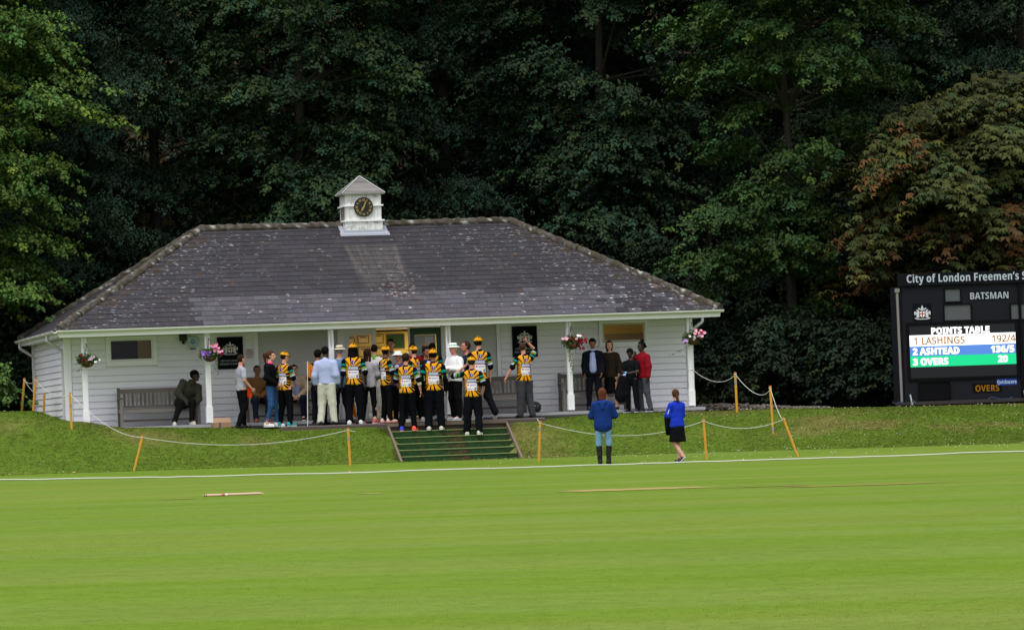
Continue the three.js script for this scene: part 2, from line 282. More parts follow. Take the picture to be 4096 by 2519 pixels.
// framed boards on the club room's back wall
for (const [x0, x1, y0, y1, c, where] of [[-0.38, -0.2, 2.99, 3.15, 0, 'leftmost small framed board on the yellow wall, seen through the side window'], [-0.13, 0.14, 3.0, 3.17, 0, 'upper middle framed board on the yellow wall, seen through the side window'], [0.24, 0.49, 2.99, 3.2, 0, 'upper framed board on the yellow wall beside the green notice board'], [0.25, 0.5, 2.7, 2.9, 0, 'lower framed board on the yellow wall beside the boy in the doorway'], [-0.13, 0.16, 2.68, 2.9, 0, 'lower framed board on the yellow wall, seen through the side window'], [0.56, 1.0, 2.85, 3.19, 1, 'dark green notice board on the yellow wall inside the doorway']]) {
  const f = thing(c ? 'notice_board' : 'honours_board', where, c ? 'notice board' : 'picture frame', px((x0 + x1) / 2, (y0 + y1) / 2, -4.55), TH, c ? undefined : 'framed boards on the yellow wall inside the doorway'), w = x1 - x0, h = y1 - y0;
  part('frame', [box(w, 0.02, 0.03, 0, h / 2), box(w, 0.02, 0.03, 0, -h / 2), box(0.02, h - 0.022, 0.03, -w / 2 + 0.01), box(0.02, h - 0.022, 0.03, w / 2 - 0.01)], mat([0.14, 0.08, 0.02], 0.6), f);
  part('board', box(w - 0.04, h - 0.02, 0.012), c ? mat([0.01, 0.05, 0.015], 0.8) : mat([0.66, 0.5, 0.14], 0.7), f);
  if (!c) part('heading', box(w * 0.55, 0.035, 0.004, 0, h * 0.3, 0.009), mat([0.2, 0.14, 0.05], 0.8), f);
}

// pillars, eaves
[-7.07, -4.27, -1.43, 1.28, 4.1, 6.95].forEach((x, i) => {
  const p = part('pillar', [box(0.115, 2.04, 0.115, x, 2.26, -0.25)], white, pav);
  part('pillar_foot', box(0.15, 0.36, 0.15, x, DECK + 0.03 + 0.18, -0.25), white, p);
  part('pillar_brace', [box(0.03, 0.5, 0.05, x, 3.02, -0.165, 0.32)], mat([0.5, 0.52, 0.5], 0.6), p);
  part('pillar_shoe', box(0.1, 0.03, 0.1, x, DECK + 0.015, -0.25), mat([0.1, 0.08, 0.07], 0.8), p);
});
part('soffit', [span(-7.62, 7.62, 3.29, 3.315, -9.95, -0.06)], paint[2], pav);
part('fascia_board', [span(-7.64, 7.64, 3.262, 3.40, -0.058, -0.032)], white, pav);
part('fascia_board', [span(-7.66, -7.635, 3.285, 3.40, -9.96, -0.06)], paint[0], pav);
part('fascia_board', [span(7.635, 7.66, 3.285, 3.40, -9.96, -0.06)], paint[0], pav);
function halfRound(r0, r1, L) {                         // lower half of a pipe, along x
  const s = new THREE.Shape(); s.absarc(0, 0, r0, Math.PI, 2 * Math.PI, false); s.absarc(0, 0, r1, 2 * Math.PI, Math.PI, true);
  return new THREE.ExtrudeGeometry(s, { depth: L, bevelEnabled: false, curveSegments: 10 }).translate(0, 0, -L / 2).rotateY(Math.PI / 2);
}
function gutter(a, b, n) {
  const d = b.clone().sub(a), L = d.length(), g = part('gutter', halfRound(0.058, 0.05, L), plastic, pav);
  g.position.copy(a.clone().add(b).multiplyScalar(0.5)); g.rotation.y = Math.atan2(-d.z, d.x);
  for (let i = 0; i <= n; i++) part('gutter_joint', halfRound(0.065, 0.059, i % 3 ? 0.035 : 0.09).translate(-L / 2 + 0.06 + i * (L - 0.12) / n, 0.002, 0), plastic, g);
}
gutter(V(-7.7, 3.42, 0.035), V(7.72, 3.42, 0.035), 16); gutter(V(-7.73, 3.415, -9.98), V(-7.73, 3.415, -0.03), 8);
for (const [z] of [[-9.3], [-2.1]]) {
  const g = []; for (const [a, b] of [[V(-7.72, 3.36, z), V(-7.72, 3.22, z)], [V(-7.72, 3.22, z), V(-7.385, 3.0, z)], [V(-7.385, 3.0, z), V(-7.385, 1.05, z)]]) g.push(bar(a, b, 0.036, 0.036, 8));
  part('downpipe', g, mat([0.5, 0.5, 0.48], 0.5), pav);
}
part('downpipe', [bar(V(7.7, 3.35, -2.1), V(7.7, 3.2, -2.1), 0.036), bar(V(7.7, 3.2, -2.1), V(7.42, 3.0, -2.1), 0.036), bar(V(7.42, 3.0, -2.1), V(7.42, 1.0, -2.1), 0.036)], plastic, pav);

// roof: boarding below, slates laid in courses, half-round mossy tiles on ridge and hips
const EY = 3.425, RY = 5.8, RZ = -5.0, RX = 3.74, E0 = -0.0;
const roofPts = [[-X1, EY, E0], [X1, EY, E0], [X1, EY, -10], [-X1, EY, -10], [-RX, RY, RZ], [RX, RY, RZ]];
const rg = new THREE.BufferGeometry();
rg.setAttribute('position', new THREE.Float32BufferAttribute([[0, 1, 5], [0, 5, 4], [1, 2, 5], [2, 3, 4], [2, 4, 5], [3, 0, 4], [0, 3, 2], [0, 2, 1]].flat().flatMap(i => [roofPts[i][0], roofPts[i][1] - 0.02, roofPts[i][2]]), 3)); rg.computeVertexNormals();
const roof = part('roof', rg, mat([0.03, 0.028, 0.03], 0.9), pav);
const roofMap = canvasTex(2048, 736, (c, w, h) => {
  const r = rngOf(91), S = w / 15.38, T = h / 5.55, X = s => s * S, Y = t => h - t * T;
  c.fillStyle = 'rgb(98,96,98)'; c.fillRect(0, 0, w, h);
  const blot = (x, y, a, b, col, n = 7) => { c.fillStyle = col; for (let i = 0; i < n; i++) { c.beginPath(); c.ellipse(x + (r() - 0.5) * a, y + (r() - 0.5) * b, a * (0.15 + 0.3 * r()), b * (0.15 + 0.3 * r()), r() * 3, 0, 7); c.fill(); } };
  for (let i = 0; i < 900; i++) blot(r() * w, r() * h, 14 + 40 * r(), 6 + 16 * r(), r() < 0.5 ? 'rgba(72,68,70,0.2)' : 'rgba(124,120,124,0.15)', 4);
  for (let i = 0; i < 60; i++) blot(r() * w, r() * h * 0.75, 40, 60, 'rgba(100,92,78,0.10)', 5);
  // the wash of rain off the leadwork below the turret
  for (let i = 0; i < 150; i++) { const u = r(), s = 7.22 + 1.25 * u, t1 = 4.35, t0 = 1.2 + 1.9 * Math.abs(u - 0.55) * r() + 0.9 * r(); c.strokeStyle = r() < 0.6 ? 'rgba(138,132,120,0.12)' : 'rgba(152,147,135,0.11)'; c.lineWidth = 3 + 9 * r(); c.beginPath(); c.moveTo(X(s), Y(t1)); c.lineTo(X(s + 0.1 * (r() - 0.3)), Y(t0)); c.stroke(); }
  for (const u of [7.26, 8.42]) for (let i = 0; i < 26; i++) { c.strokeStyle = 'rgba(176,168,140,0.1)'; c.lineWidth = 2 + 2 * r(); c.beginPath(); const s = u + (r() - 0.5) * 0.1; c.moveTo(X(s), Y(4.3)); c.lineTo(X(s + (8 - u) * 0.18), Y(2 + r())); c.stroke(); }
  for (let i = 0; i < 26; i++) blot(X(8.05 + gauss(r) * 0.34), Y(1.0 + 1.5 * r()), 26, 20, 'rgba(88,66,62,0.25)');
  // lichens: white and grey rosettes, a few orange ones; thickest near the hips and below the turret
  const spot = (s, t, k) => { const a = (1.5 + 4.2 * r() * r()) * k; c.fillStyle = `rgba(${235 + 20 * r()},${238 + 15 * r()},${225 + 20 * r()},${0.65 + 0.35 * r()})`; c.beginPath(); c.ellipse(X(s), Y(t), a * 1.25, a * 0.75, 0, 0, 7); c.fill(); if (r() < 0.4) { c.beginPath(); c.ellipse(X(s) + a, Y(t) + a * 0.4, a * 0.7, a * 0.5, 0, 0, 7); c.fill(); } };
  for (let i = 0; i < 560; i++) spot(r() * 15.38, 0.2 + r() * 5.2, 0.85);
  for (let i = 0; i < 520; i++) { const t = r() * 5.3; spot(15.38 - 3.95 * t / 5.5 - Math.abs(gauss(r)) * 2.2, t, 1); }
  for (let i = 0; i < 420; i++) { const t = r() * 5.3; spot(3.95 * t / 5.5 + Math.abs(gauss(r)) * 1.9, t, 0.95); }
  for (let i = 0; i < 130; i++) spot(8.1 + gauss(r) * 0.42, 1.3 + Math.abs(gauss(r)) * 1.5, 0.85);
  for (let i = 0; i < 46; i++) blot(X(r() * 15.38), Y(0.9 + r() * 4.4), 13 + 12 * r(), 7 + 6 * r(), r() < 0.6 ? 'rgba(150,108,54,0.5)' : 'rgba(92,70,36,0.5)', 4);
  for (let i = 0; i < 80; i++) { const t = r() * 5.3, e = r() < 0.6; blot(X(e ? 15.38 - 3.95 * t / 5.5 - r() * 0.5 : 3.95 * t / 5.5 + r() * 0.5), Y(t), 34, 16, 'rgba(112,86,50,0.34)', 5); }
});
const slateMat = new THREE.MeshPhysicalMaterial({ color: 0xffffff, roughness: 0.75, specularIntensity: 0.5, vertexColors: true, map: roofMap });
function slateGeo(A, e, u, n, Le, Ls, s0a, s1a, s0b, s1b, t0, t1, col) {
  const at = (s, t, h) => A.clone().addScaledVector(e, s).addScaledVector(u, t).addScaledVector(n, h);
  const c = [[s0a, t0, 0.017], [s1a, t0, 0.017], [s1b, t1, 0.005], [s0b, t1, 0.005], [s0a, t0, 0.005], [s1a, t0, 0.005], [s1b, t1, -0.004], [s0b, t1, -0.004]];
  const P = [], U = [], C = []; for (const f of [[0, 1, 2], [0, 2, 3], [4, 5, 1], [4, 1, 0], [5, 6, 2], [5, 2, 1], [7, 4, 0], [7, 0, 3]]) for (const i of f) { const p = at(...c[i]); P.push(p.x, p.y, p.z); U.push(c[i][0] / Le, c[i][1] / Ls); C.push(...col); }
  const g = new THREE.BufferGeometry(); g.setAttribute('position', new THREE.Float32BufferAttribute(P, 3)); g.setAttribute('uv', new THREE.Float32BufferAttribute(U, 2)); g.setAttribute('color', new THREE.Float32BufferAttribute(C, 3)); g.computeVertexNormals(); return g;
}
function slope(A, B, up, inL, inR, singles, light) {
  const e = B.clone().sub(A), Le = e.length(); e.normalize(); const u = up.clone(), Ls = u.length(); u.normalize(); const n = e.clone().cross(u).normalize(); if (n.y < 0) n.negate();
  const rows = 21, ex = Ls / rows, W = 0.3, rest = [];
  for (let k = 0; k < rows; k++) {
    const t0 = k * ex + R(-0.004, 0.004), t1 = Math.min(Ls, t0 + ex + 0.05), l0 = inL * t0 / Ls, l1 = inL * t1 / Ls, r0 = Le - inR * t0 / Ls, r1 = Le - inR * t1 / Ls;
    let s = -W * (k % 2 ? 0.5 : 1) + R(-0.03, 0.03);
    while (s < r0) {
      const w = W + R(-0.012, 0.012), a = s + 0.003, b = s + w - 0.003; s += w;
      const a0 = Math.max(a, l0), b0 = Math.min(b, r0), a1 = clamp(a, l1, r1), b1 = clamp(b, l1, r1); if (b0 - a0 < 0.02) continue;
      const m = (a + b) / 2, edge = 1.34 + 0.5 * (fbm(m * 0.5, 3) - 0.5), clean = light && t0 < edge + (rnd() - 0.5) * 0.25 && m > 3.2 + 3 * (0.9 - t0) * 0 && !(m > 12.9 && rnd() < 0.75) ? 1 : 0;
      const q = R(0.84, 1.16) * (clean ? 1 : 0.86 + 0.3 * fbm(m * 0.8, k * 0.6)), base = clean ? [0.56, 0.54, 0.61] : [0.26, 0.245, 0.28], col = base.map((v, i) => v * q * (1 + (i === 0 ? R(-0.03, 0.05) : 0)));
      const g = slateGeo(A, e, u, n, Le, Ls, a0, b0, a1, b1, t0, t1, col);
      if (singles-- > 0) part('slate', g, slateMat, roof); else rest.push(g);
    }
  }
  if (rest.length) part('slate_courses', rest, slateMat, roof).userData.kind = 'stuff';
}
slope(V(-X1, EY, 0.02), V(X1, EY, 0.02), V(0, RY - EY, RZ - 0.02), X1 - RX, X1 - RX, 298, true);
slope(V(-X1, EY, -10), V(-X1, EY, 0.02), V(X1 - RX, RY - EY, 0), 5, 5, 0, false);
slope(V(X1, EY, 0.02), V(X1, EY, -10), V(RX - X1, RY - EY, 0), 5, 5, 0, false);
slope(V(X1, EY, -10), V(-X1, EY, -10), V(0, RY - EY, -RZ - 0), X1 - RX, X1 - RX, 0, false);
part('slipped_slate', box(0.26, 0.02, 0.14, 4.98, 3.74, -0.62, 0.42), mat([0.02, 0.02, 0.02], 0.9), roof);
const mossMat = mat([1, 1, 1], 0.95, { vertexColors: true });
function capTiles(a, b, n) {
  const d = b.clone().sub(a), L = d.length() / n, dir = d.clone().normalize(), q = new THREE.Quaternion().setFromUnitVectors(V(0, 1, 0), dir);
  for (let i = 0; i < n; i++) {
    const g = new THREE.CylinderGeometry(0.082, 0.094, L + 0.03, 12, 6), P = g.attributes.position, C = [], sd = rnd() * 90;
    for (let k = 0; k < P.count; k++) {
      const x = P.getX(k), y = P.getY(k), z = P.getZ(k), m = vn(x * 14 + sd, y * 12, z * 14 + i * 7), mossy = ss(0.45, 0.7, m), s = 1 + 0.28 * mossy + 0.12 * vn(x * 40 + sd, y * 40, z * 40);
      P.setXYZ(k, x * s, y, z * s);
      const v = vn(x * 25 + sd, y * 23 + 4, z * 25), c = mossy > 0.5 ? [0.045, 0.036, 0.018] : v > 0.8 ? [0.34, 0.34, 0.3] : v > 0.6 ? [0.1, 0.09, 0.075] : [0.06, 0.047, 0.04], h = 0.75 + 0.5 * vn(x * 60, y * 60, z * 60); C.push(c[0] * h, c[1] * h, c[2] * h);
    }
    g.setAttribute('color', new THREE.Float32BufferAttribute(C, 3)); g.computeVertexNormals();
    const t = part('ridge_tile', g, mossMat, roof); t.quaternion.copy(q); t.position.copy(a).addScaledVector(dir, (i + 0.5) * L);
  }
}
const U = 0.015;
capTiles(V(-RX, RY + U, RZ), V(RX, RY + U, RZ), 17);
capTiles(V(-X1 + 0.05, EY + 0.03, -0.06), V(-RX, RY + U, RZ), 15); capTiles(V(X1 - 0.05, EY + 0.03, -0.06), V(RX, RY + U, RZ), 15);
capTiles(V(-X1 + 0.05, EY + 0.03, -9.94), V(-RX, RY + U, RZ), 12); capTiles(V(X1 - 0.05, EY + 0.03, -9.94), V(RX, RY + U, RZ), 12);

// clock turret on the ridge
{
  const t = new THREE.Group(); t.name = 'clock_turret'; t.position.set(0.12, 0, RZ); pav.add(t);
  const clad = (w, y0, y1) => box(w, y1 - y0, w, 0, (y0 + y1) / 2, 0);
  part('turret_base', clad(0.9, 5.35, 5.9), wornWhite, t); part('turret_body', clad(0.86, 5.9, 6.54), wornWhite, t);
  part('band', [clad(0.98, 5.885, 5.925)], white, t); part('band', [clad(0.95, 6.245, 6.28)], white, t);
  for (let i = 0; i < 5; i++) part('louvre', box(0.02, 0.035, 0.5, -0.435, 5.99 + i * 0.052, 0, 0, 0, 0.5), mat([0.3, 0.26, 0.22], 0.8), t);
  part('louvre_shade_sheet', box(0.004, 0.29, 0.52, -0.432, 6.09, 0), mat([0.03, 0.025, 0.02], 0.9), t);  // flat dark sheet, the shade behind the louvres put into its colour
  const lm = dataTex(128, 128, (u, v) => { const n = fbm(u * 6, v * 6, 2), m = ss(0.45, 0.6, vn(u * 3, v * 9, 7)), k = 0.62 + 0.5 * n - 0.28 * m; return [k, k * 0.96, k * 0.95]; });
  part('turret_roof', [new THREE.ConeGeometry(0.735, 0.43, 4, 1).rotateY(Math.PI / 4).translate(0, 6.765, 0)], mat([0.22, 0.21, 0.2], 0.8, { map: lm, flatShading: true }), t);
  part('turret_eaves', box(1.03, 0.03, 1.03, 0, 6.545, 0), mat([0.3, 0.29, 0.27], 0.7), t);
  const hipA = [-1, 1].flatMap(a => [-1, 1].map(b => bar(V(a * 0.52, 6.555, b * 0.52), V(0, 6.985, 0), 0.018, 0.018, 6))); part('lead_roll', hipA, mat([0.36, 0.36, 0.35], 0.7), t);
  const face = canvasTex(256, 256, (c) => {
    c.fillStyle = '#0b0b10'; c.fillRect(0, 0, 256, 256); c.translate(128, 128); c.fillStyle = '#c9a24a'; c.font = 'bold 40px serif'; c.textAlign = 'center'; c.textBaseline = 'middle';
    ['XII', 'I', 'II', 'III', 'IIII', 'V', 'VI', 'VII', 'VIII', 'IX', 'X', 'XI'].forEach((s, i) => { c.save(); c.rotate(i * Math.PI / 6); c.translate(0, -97); c.scale(s.length > 2 ? 0.62 : 0.85, 1); c.fillText(s, 0, 0); c.restore(); });
  });
  const dial = part('clock_dial', [new THREE.CylinderGeometry(0.232, 0.232, 0.03, 40).rotateX(Math.PI / 2)], mat([0.006, 0.006, 0.008], 0.5), t); dial.position.set(0, 6.225, 0.474);
  part('dial_print', new THREE.CircleGeometry(0.222, 40).translate(0, 6.225, 0.4915), mat(new THREE.Color(1, 1, 1), 0.5, { map: face }), t);
  const gold = mat([0.5, 0.33, 0.09], 0.35, { metalness: 0.6 });
  const hand = (name, ang, len, w, z) => { const s = new THREE.Shape([[-w, -0.05], [w, -0.05], [w * 1.7, len * 0.45], [0, len], [-w * 1.7, len * 0.45]].map(p => new THREE.Vector2(...p))); const o = part(name, new THREE.ExtrudeGeometry(s, { depth: 0.008, bevelEnabled: false }), gold, t); o.position.set(0, 6.225, z); o.rotation.z = -ang * DEG; };
  hand('hour_hand', 211, 0.13, 0.014, 0.497); hand('minute_hand', 22, 0.2, 0.009, 0.507);
  const sl = Math.atan2(RY - EY, -RZ), fz = 0.45;
  part('lead_flashing', [box(1.18, 0.014, 0.2, 0, 5.58, fz + 0.09, sl), box(1.1, 0.02, 0.03, 0, 5.572, fz + 0.13, sl), box(0.11, 0.014, 0.52, -0.515, 5.695, fz - 0.14, sl), box(0.11, 0.014, 0.52, 0.515, 5.695, fz - 0.14, sl), box(0.96, 0.1, 0.02, 0, 5.63, fz + 0.014)], leadM, t);
}

// ---------------------------------------------------------------- the flight of turfed steps
{
  const st = thing('garden_steps', 'flight of six turf covered steps with timber sides below the pavilion', 'steps', px(0, 0, 0), TH);
  const turfT = dataTex(256, 64, (u, v, i, j) => { const n = vn(u * 60, v * 12, 2), b = ss(0.55, 0.72, fbm(u * 9, v * 3, 5)), k = 0.7 + 0.6 * n; return [mix(0.13, 0.30, b) * k, mix(0.27, 0.24, b) * k, mix(0.09, 0.13, b) * k]; }, true);
  const turf = mat([0.85, 0.85, 0.85], 0.95, { map: turfT }), nose = mat([0.17, 0.2, 0.07], 0.95), timber = mat([0.16, 0.115, 0.085], 0.9);
  for (let k = 0; k < STEP.n; k++) {
    const y = STEP.y0 + k * STEP.h, z = STEP.z0 + 0.06 + (STEP.n - k) * STEP.d - 0.1;
    const s = part('step', span(STEP.x0, STEP.x1, y - STEP.h - 0.1, y, z - STEP.d - 0.05, z), turf, st);
    part('turf_nosing', new THREE.CapsuleGeometry(0.014, STEP.x1 - STEP.x0 - 0.05, 3, 6).rotateZ(Math.PI / 2).translate((STEP.x0 + STEP.x1) / 2, y - 0.008, z), nose, s);
  }
  part('top_riser', span(STEP.x0, STEP.x1, 0.8, 0.985, 0.64, 0.7), mat([0.11, 0.075, 0.055], 0.9), st);
  part('top_beam', span(STEP.x0 - 0.05, STEP.x1 + 0.05, 0.99, 1.07, 0.684, 0.78), timber, st);
  for (const x of [STEP.x0 - 0.035, STEP.x1 + 0.035]) {
    const s = new THREE.Shape([[0.7, 1.03], [2.46, 0.2], [2.46, -0.05], [0.7, 0.5]].map(p => new THREE.Vector2(-p[0], p[1])));
    part('stringer', new THREE.ExtrudeGeometry(s, { depth: 0.05, bevelEnabled: false }).rotateY(Math.PI / 2).translate(x - 0.025, 0, 0), timber, st);
  }
}

// ---------------------------------------------------------------- trees: trunk and limbs, crown of leafy sprays hung in layered boughs
function leafTri(P, N, b, dir, up, l, w, fold) {       // one leaf: two faces folded along the midrib
  const s = dir.clone().cross(up).normalize(), n = s.clone().cross(dir).normalize(), m = b.clone().addScaledVector(dir, l * 0.48), t = b.clone().addScaledVector(dir, l).addScaledVector(n, -l * 0.14);
  const a = m.clone().addScaledVector(s, w).addScaledVector(n, fold), c = m.clone().addScaledVector(s, -w).addScaledVector(n, fold);
  for (const [p, q, r, k] of [[b, a, t, 1], [b, t, c, -1]]) { const nn = n.clone().addScaledVector(s, -k * 0.35).normalize(); for (const v of [p, q, r]) { P.push(v.x, v.y, v.z); N.push(nn.x, nn.y, nn.z); } }
}
function sprayGeo(kind, seed) {
  const r = rngOf(seed), P = [], N = [], rv = (k) => V(gauss(r), gauss(r), gauss(r)).multiplyScalar(k);
  if (kind === 'palm') {                                // hand-shaped leaves of five to seven leaflets
    for (let i = 0; i < 4; i++) {
      const c = V(gauss(r) * 0.16, gauss(r) * 0.05, gauss(r) * 0.16), up = V(gauss(r) * 0.3, 1, 0.35 + gauss(r) * 0.3).normalize(), a0 = r() * 6.28, n = 6;
      for (let k = 0; k < n; k++) { const a = a0 + (k / n) * 5.2, d = V(Math.cos(a), -0.45 - 0.2 * r(), Math.sin(a)).normalize(); leafTri(P, N, c, d, up, 0.17 * (0.7 + 0.4 * r()), 0.032, 0.006); }
    }
  } else {
    const n = kind === 'fine' ? 22 : 16, L = kind === 'fine' ? 0.085 : 0.125, W = kind === 'fine' ? 0.026 : 0.046;
    for (let i = 0; i < n; i++) {
      const t = r(), c = V(gauss(r) * 0.1 * (1.2 - t * 0.5), gauss(r) * 0.05 - 0.08 * t * t, (t - 0.4) * 0.52), a = r() * 6.28;
      leafTri(P, N, c, V(Math.cos(a) * 0.8, -0.15 - 0.5 * r(), Math.sin(a) * 0.8 + 0.4).normalize(), V(gauss(r) * 0.35, 1, gauss(r) * 0.35 + 0.25).normalize(), L * (0.6 + 0.6 * r()), W * (0.7 + 0.5 * r()), 0.012);
    }
  }
  const g = new THREE.BufferGeometry(); g.setAttribute('position', new THREE.Float32BufferAttribute(P, 3)); g.setAttribute('normal', new THREE.Float32BufferAttribute(N, 3)); return g;
}
const SPRAY = { broad: sprayGeo('broad', 11), fine: sprayGeo('fine', 12), palm: sprayGeo('palm', 13) };
const leafMat = new THREE.MeshPhysicalMaterial({ color: 0xffffff, roughness: 0.7, side: THREE.DoubleSide, specularIntensity: 0.35 });
const barkMat = mat([0.05, 0.042, 0.032], 0.95);
function trunkGeo(H, r0, lean, rr) {
  const P = []; const g = []; let p = V(0, -0.3, 0); const n = 7;
  for (let i = 1; i <= n; i++) { const q = V(lean * (i / n) ** 1.6 + gauss(rr) * 0.06 * i / n * 2, H * i / n, gauss(rr) * 0.1); g.push(bar(p, q, r0 * (1 - (i - 1) / n * 0.75), r0 * (1 - i / n * 0.75), 8)); P.push(q); p = q; }
  return [g, P];
}
function tree(name, label, o) {
  const { x, D, H, kind = 'broad', color, boughs = 80, per = 44, lobes, group, rot = null, rust = 0, seed, flop = 0.35, size = 1, trunkR = 0.28, base } = o, rr = rngOf(seed), y0 = base ?? Math.max(groundY(x, -Math.min(D, 121.5)), 0) + (D > 123 ? 0.42 * (D - 123) * ss(123, 140, D) : 0);
  const t = thing(name, label, 'tree', [x, y0 - 0.05, -D], 0, group), [g, spine] = trunkGeo(H * 0.8, trunkR, (rr() - 0.5) * 0.8, rr);
  const mats = [], cols = [], q = new THREE.Matrix4(), qq = new THREE.Quaternion(), col = new THREE.Color();
  const vol = lobes.map(l => l[3] * l[4] * l[5]), tot = vol.reduce((a, b) => a + b, 0);
  lobes.forEach(([cx, cy, cz, rx, ry, rz], li) => {
    const nb = Math.max(4, Math.round(boughs * vol[li] / tot));
    for (let b = 0; b < nb; b++) {
      // a bough: somewhere in the outer part of the lobe, reaching outwards and drooping
      let d; do { d = V(gauss(rr), gauss(rr), gauss(rr)); } while (d.length() < 0.05); d.normalize(); if (d.z < -0.35 && rr() < 0.75) d.z *= -1;
      const k = 0.45 + 0.5 * Math.sqrt(rr()), c = V(cx + d.x * rx * k, cy + d.y * ry * k, cz + d.z * rz * k);
      const out = V(d.x, 0, d.z).normalize(), side = V(-out.z, 0, out.x), len = R(0.7, 1.35, rr) * size, wid = R(0.5, 0.95, rr) * size, th = R(0.12, 0.24, rr) * size, tone = 0.72 + 0.56 * rr(), rusty = rr() < rust * (c.y < cy - ry * 0.25 ? 1.7 : 0.35) ? 1 : 0;
      if (rr() < 0.35) { const s = spine[Math.min(spine.length - 1, Math.max(1, Math.floor(c.y / (H * 0.8) * spine.length) - 1))]; if (s) g.push(bar(s, c, 0.045 * size, 0.012, 5)); }
      const n = Math.round(per * len * wid * R(0.8, 1.2, rr));
      for (let i = 0; i < n; i++) {
        const u = gauss(rr) * 0.75, v = gauss(rr) * 0.7, w = gauss(rr) * 0.8, p = c.clone().addScaledVector(out, u * len).addScaledVector(side, v * wid); p.y += w * th - flop * (Math.max(0, u) * Math.max(0, u) + 0.4 * v * v) * len;
        const yaw = Math.atan2(out.x, out.z) + gauss(rr) * 0.8; qq.setFromEuler(new THREE.Euler(R(0.0, 0.7, rr), yaw, gauss(rr) * 0.3, 'YXZ'));
        const s = R(0.75, 1.3, rr) * (size > 1.2 ? 1.15 : 1); q.compose(p, qq, V(s, s, s)); mats.push(q.clone());
        const h = rr(), kk = tone * (0.75 + 0.5 * rr()); let [cr, cg, cb] = color;
        if (h > 0.93) { cr *= 1.7; cg *= 1.45; } else if (h < 0.3) { cr *= 0.75; cb *= 1.25; }
        if (rusty && rr() < 0.7) { cr = cr * 1.5 + 0.008; cg *= 0.7; cb *= 0.8; } cols.push(cr * kk, cg * kk, cb * kk);
      }
    }
  });
  part('trunk', g, barkMat, t);
  const m = new THREE.InstancedMesh(SPRAY[kind], leafMat, mats.length); mats.forEach((a, i) => { m.setMatrixAt(i, a); m.setColorAt(i, col.setRGB(cols[i * 3], cols[i * 3 + 1], cols[i * 3 + 2])); });
  m.name = 'crown'; m.castShadow = m.receiveShadow = true; t.add(m); leaves += mats.length; return t;
}
let leaves = 0;
const DK = [0.027, 0.052, 0.022], DK2 = [0.024, 0.048, 0.025], MID = [0.032, 0.06, 0.023], LOW_SHADED = [0.013, 0.025, 0.011];  // last one darkened: canopy shade put into the shrub leaf colour
tree('lime_tree', 'bright yellowish green tree overhanging the left end of the pavilion roof', { x: -13.9, D: 120, H: 15, color: [0.066, 0.116, 0.02], boughs: 150, per: 46, seed: 21, kind: 'broad', lobes: [[0, 7.6, 0, 3.3, 5.6, 3.2], [1.6, 4.6, 1.2, 1.9, 2.2, 1.6], [2.2, 8.2, 0.8, 1.5, 1.8, 1.5], [-1, 12, 0, 3, 3.5, 3]] });
tree('spreading_tree', 'dark tree with a paler low limb reaching over the right end of the roof', { x: 6.9, D: 119.2, H: 16, color: [0.034, 0.066, 0.015], boughs: 170, per: 44, seed: 22, trunkR: 0.14, lobes: [[0.2, 8.6, 0, 2.9, 5, 2.8], [-1.7, 4.3, 1.2, 1.7, 1.2, 1.5], [-0.6, 3.4, 1.0, 2.1, 1.4, 1.6], [0.5, 12.5, 0.6, 3.6, 3, 3.6]] });
tree('chestnut_tree', 'olive and rust coloured chestnut tree above the scoreboard', { x: 11.2, D: 117.4, H: 8.6, kind: 'palm', color: [0.048, 0.056, 0.013], boughs: 150, per: 40, seed: 23, rust: 0.42, flop: 0.5, lobes: [[0.3, 5.5, 0, 3.5, 2.3, 2.7], [-1.7, 3.7, 0.6, 1.5, 1.0, 1.3], [1.6, 7.0, -0.3, 2.4, 1.5, 2]] });
const far = [[-9.2, 126.5, DK, 'fine', 'dark tree behind the bright tree on the left end'], [-5.4, 125.5, MID, 'broad', 'dark tree behind the left part of the pavilion roof'], [-1.6, 128, DK2, 'fine', 'dark tree directly behind the clock turret'], [2.3, 127, DK, 'broad', 'dark tree behind the roof just right of the clock turret'], [5.2, 130, DK2, 'fine', 'deeply shaded tree behind the right half of the roof'], [9.4, 126, DK, 'broad', 'dark tree between the low limbed tree and the chestnut'], [13.6, 126, DK2, 'fine', 'dark tree rising behind the chestnut'], [-13.5, 128, DK, 'broad', 'dark tree hidden mostly by the bright tree'], [-11.2, 124.6, DK2, 'fine', 'dark tree filling the gap beside the bright tree']];
far.forEach(([x, D, c, k, label], i) => tree('woodland_tree', label, { x, D, H: 19, color: c, kind: k, boughs: 185, per: 40, size: 1.15, seed: 40 + i, group: 'trees of the dark wood behind the pavilion', trunkR: 0.2, lobes: [[0, 9.5, 0, 3.2, 5.4, 2.8], [R(-1.2, 1.2), 5.2, 1.4, 2.4, 2.0, 1.6], [R(-1, 1), 15, 0.6, 4.2, 3.2, 3.6]] }));  // top lobes stand out of view, widened to shade the boughs below
[-16, -11, -7, -3.2, 0.6, 3.8, 7.4, 11.5, 16].forEach((x, i) => tree('woodland_tree', `tree in the second row of the wood, ${['first', 'second', 'third', 'fourth', 'fifth', 'sixth', 'seventh', 'eighth', 'last'][i]} from the left`, { x, D: 133 + (i % 3) * 1.6, H: 20, color: i % 2 ? DK : DK2, boughs: 110, per: 30, size: 1.4, seed: 70 + i, group: 'second row of trees in the wood', trunkR: 0.24, lobes: [[0, 9, 0, 3.6, 7.5, 3], [0, 16, 0, 3, 3, 3]] }));
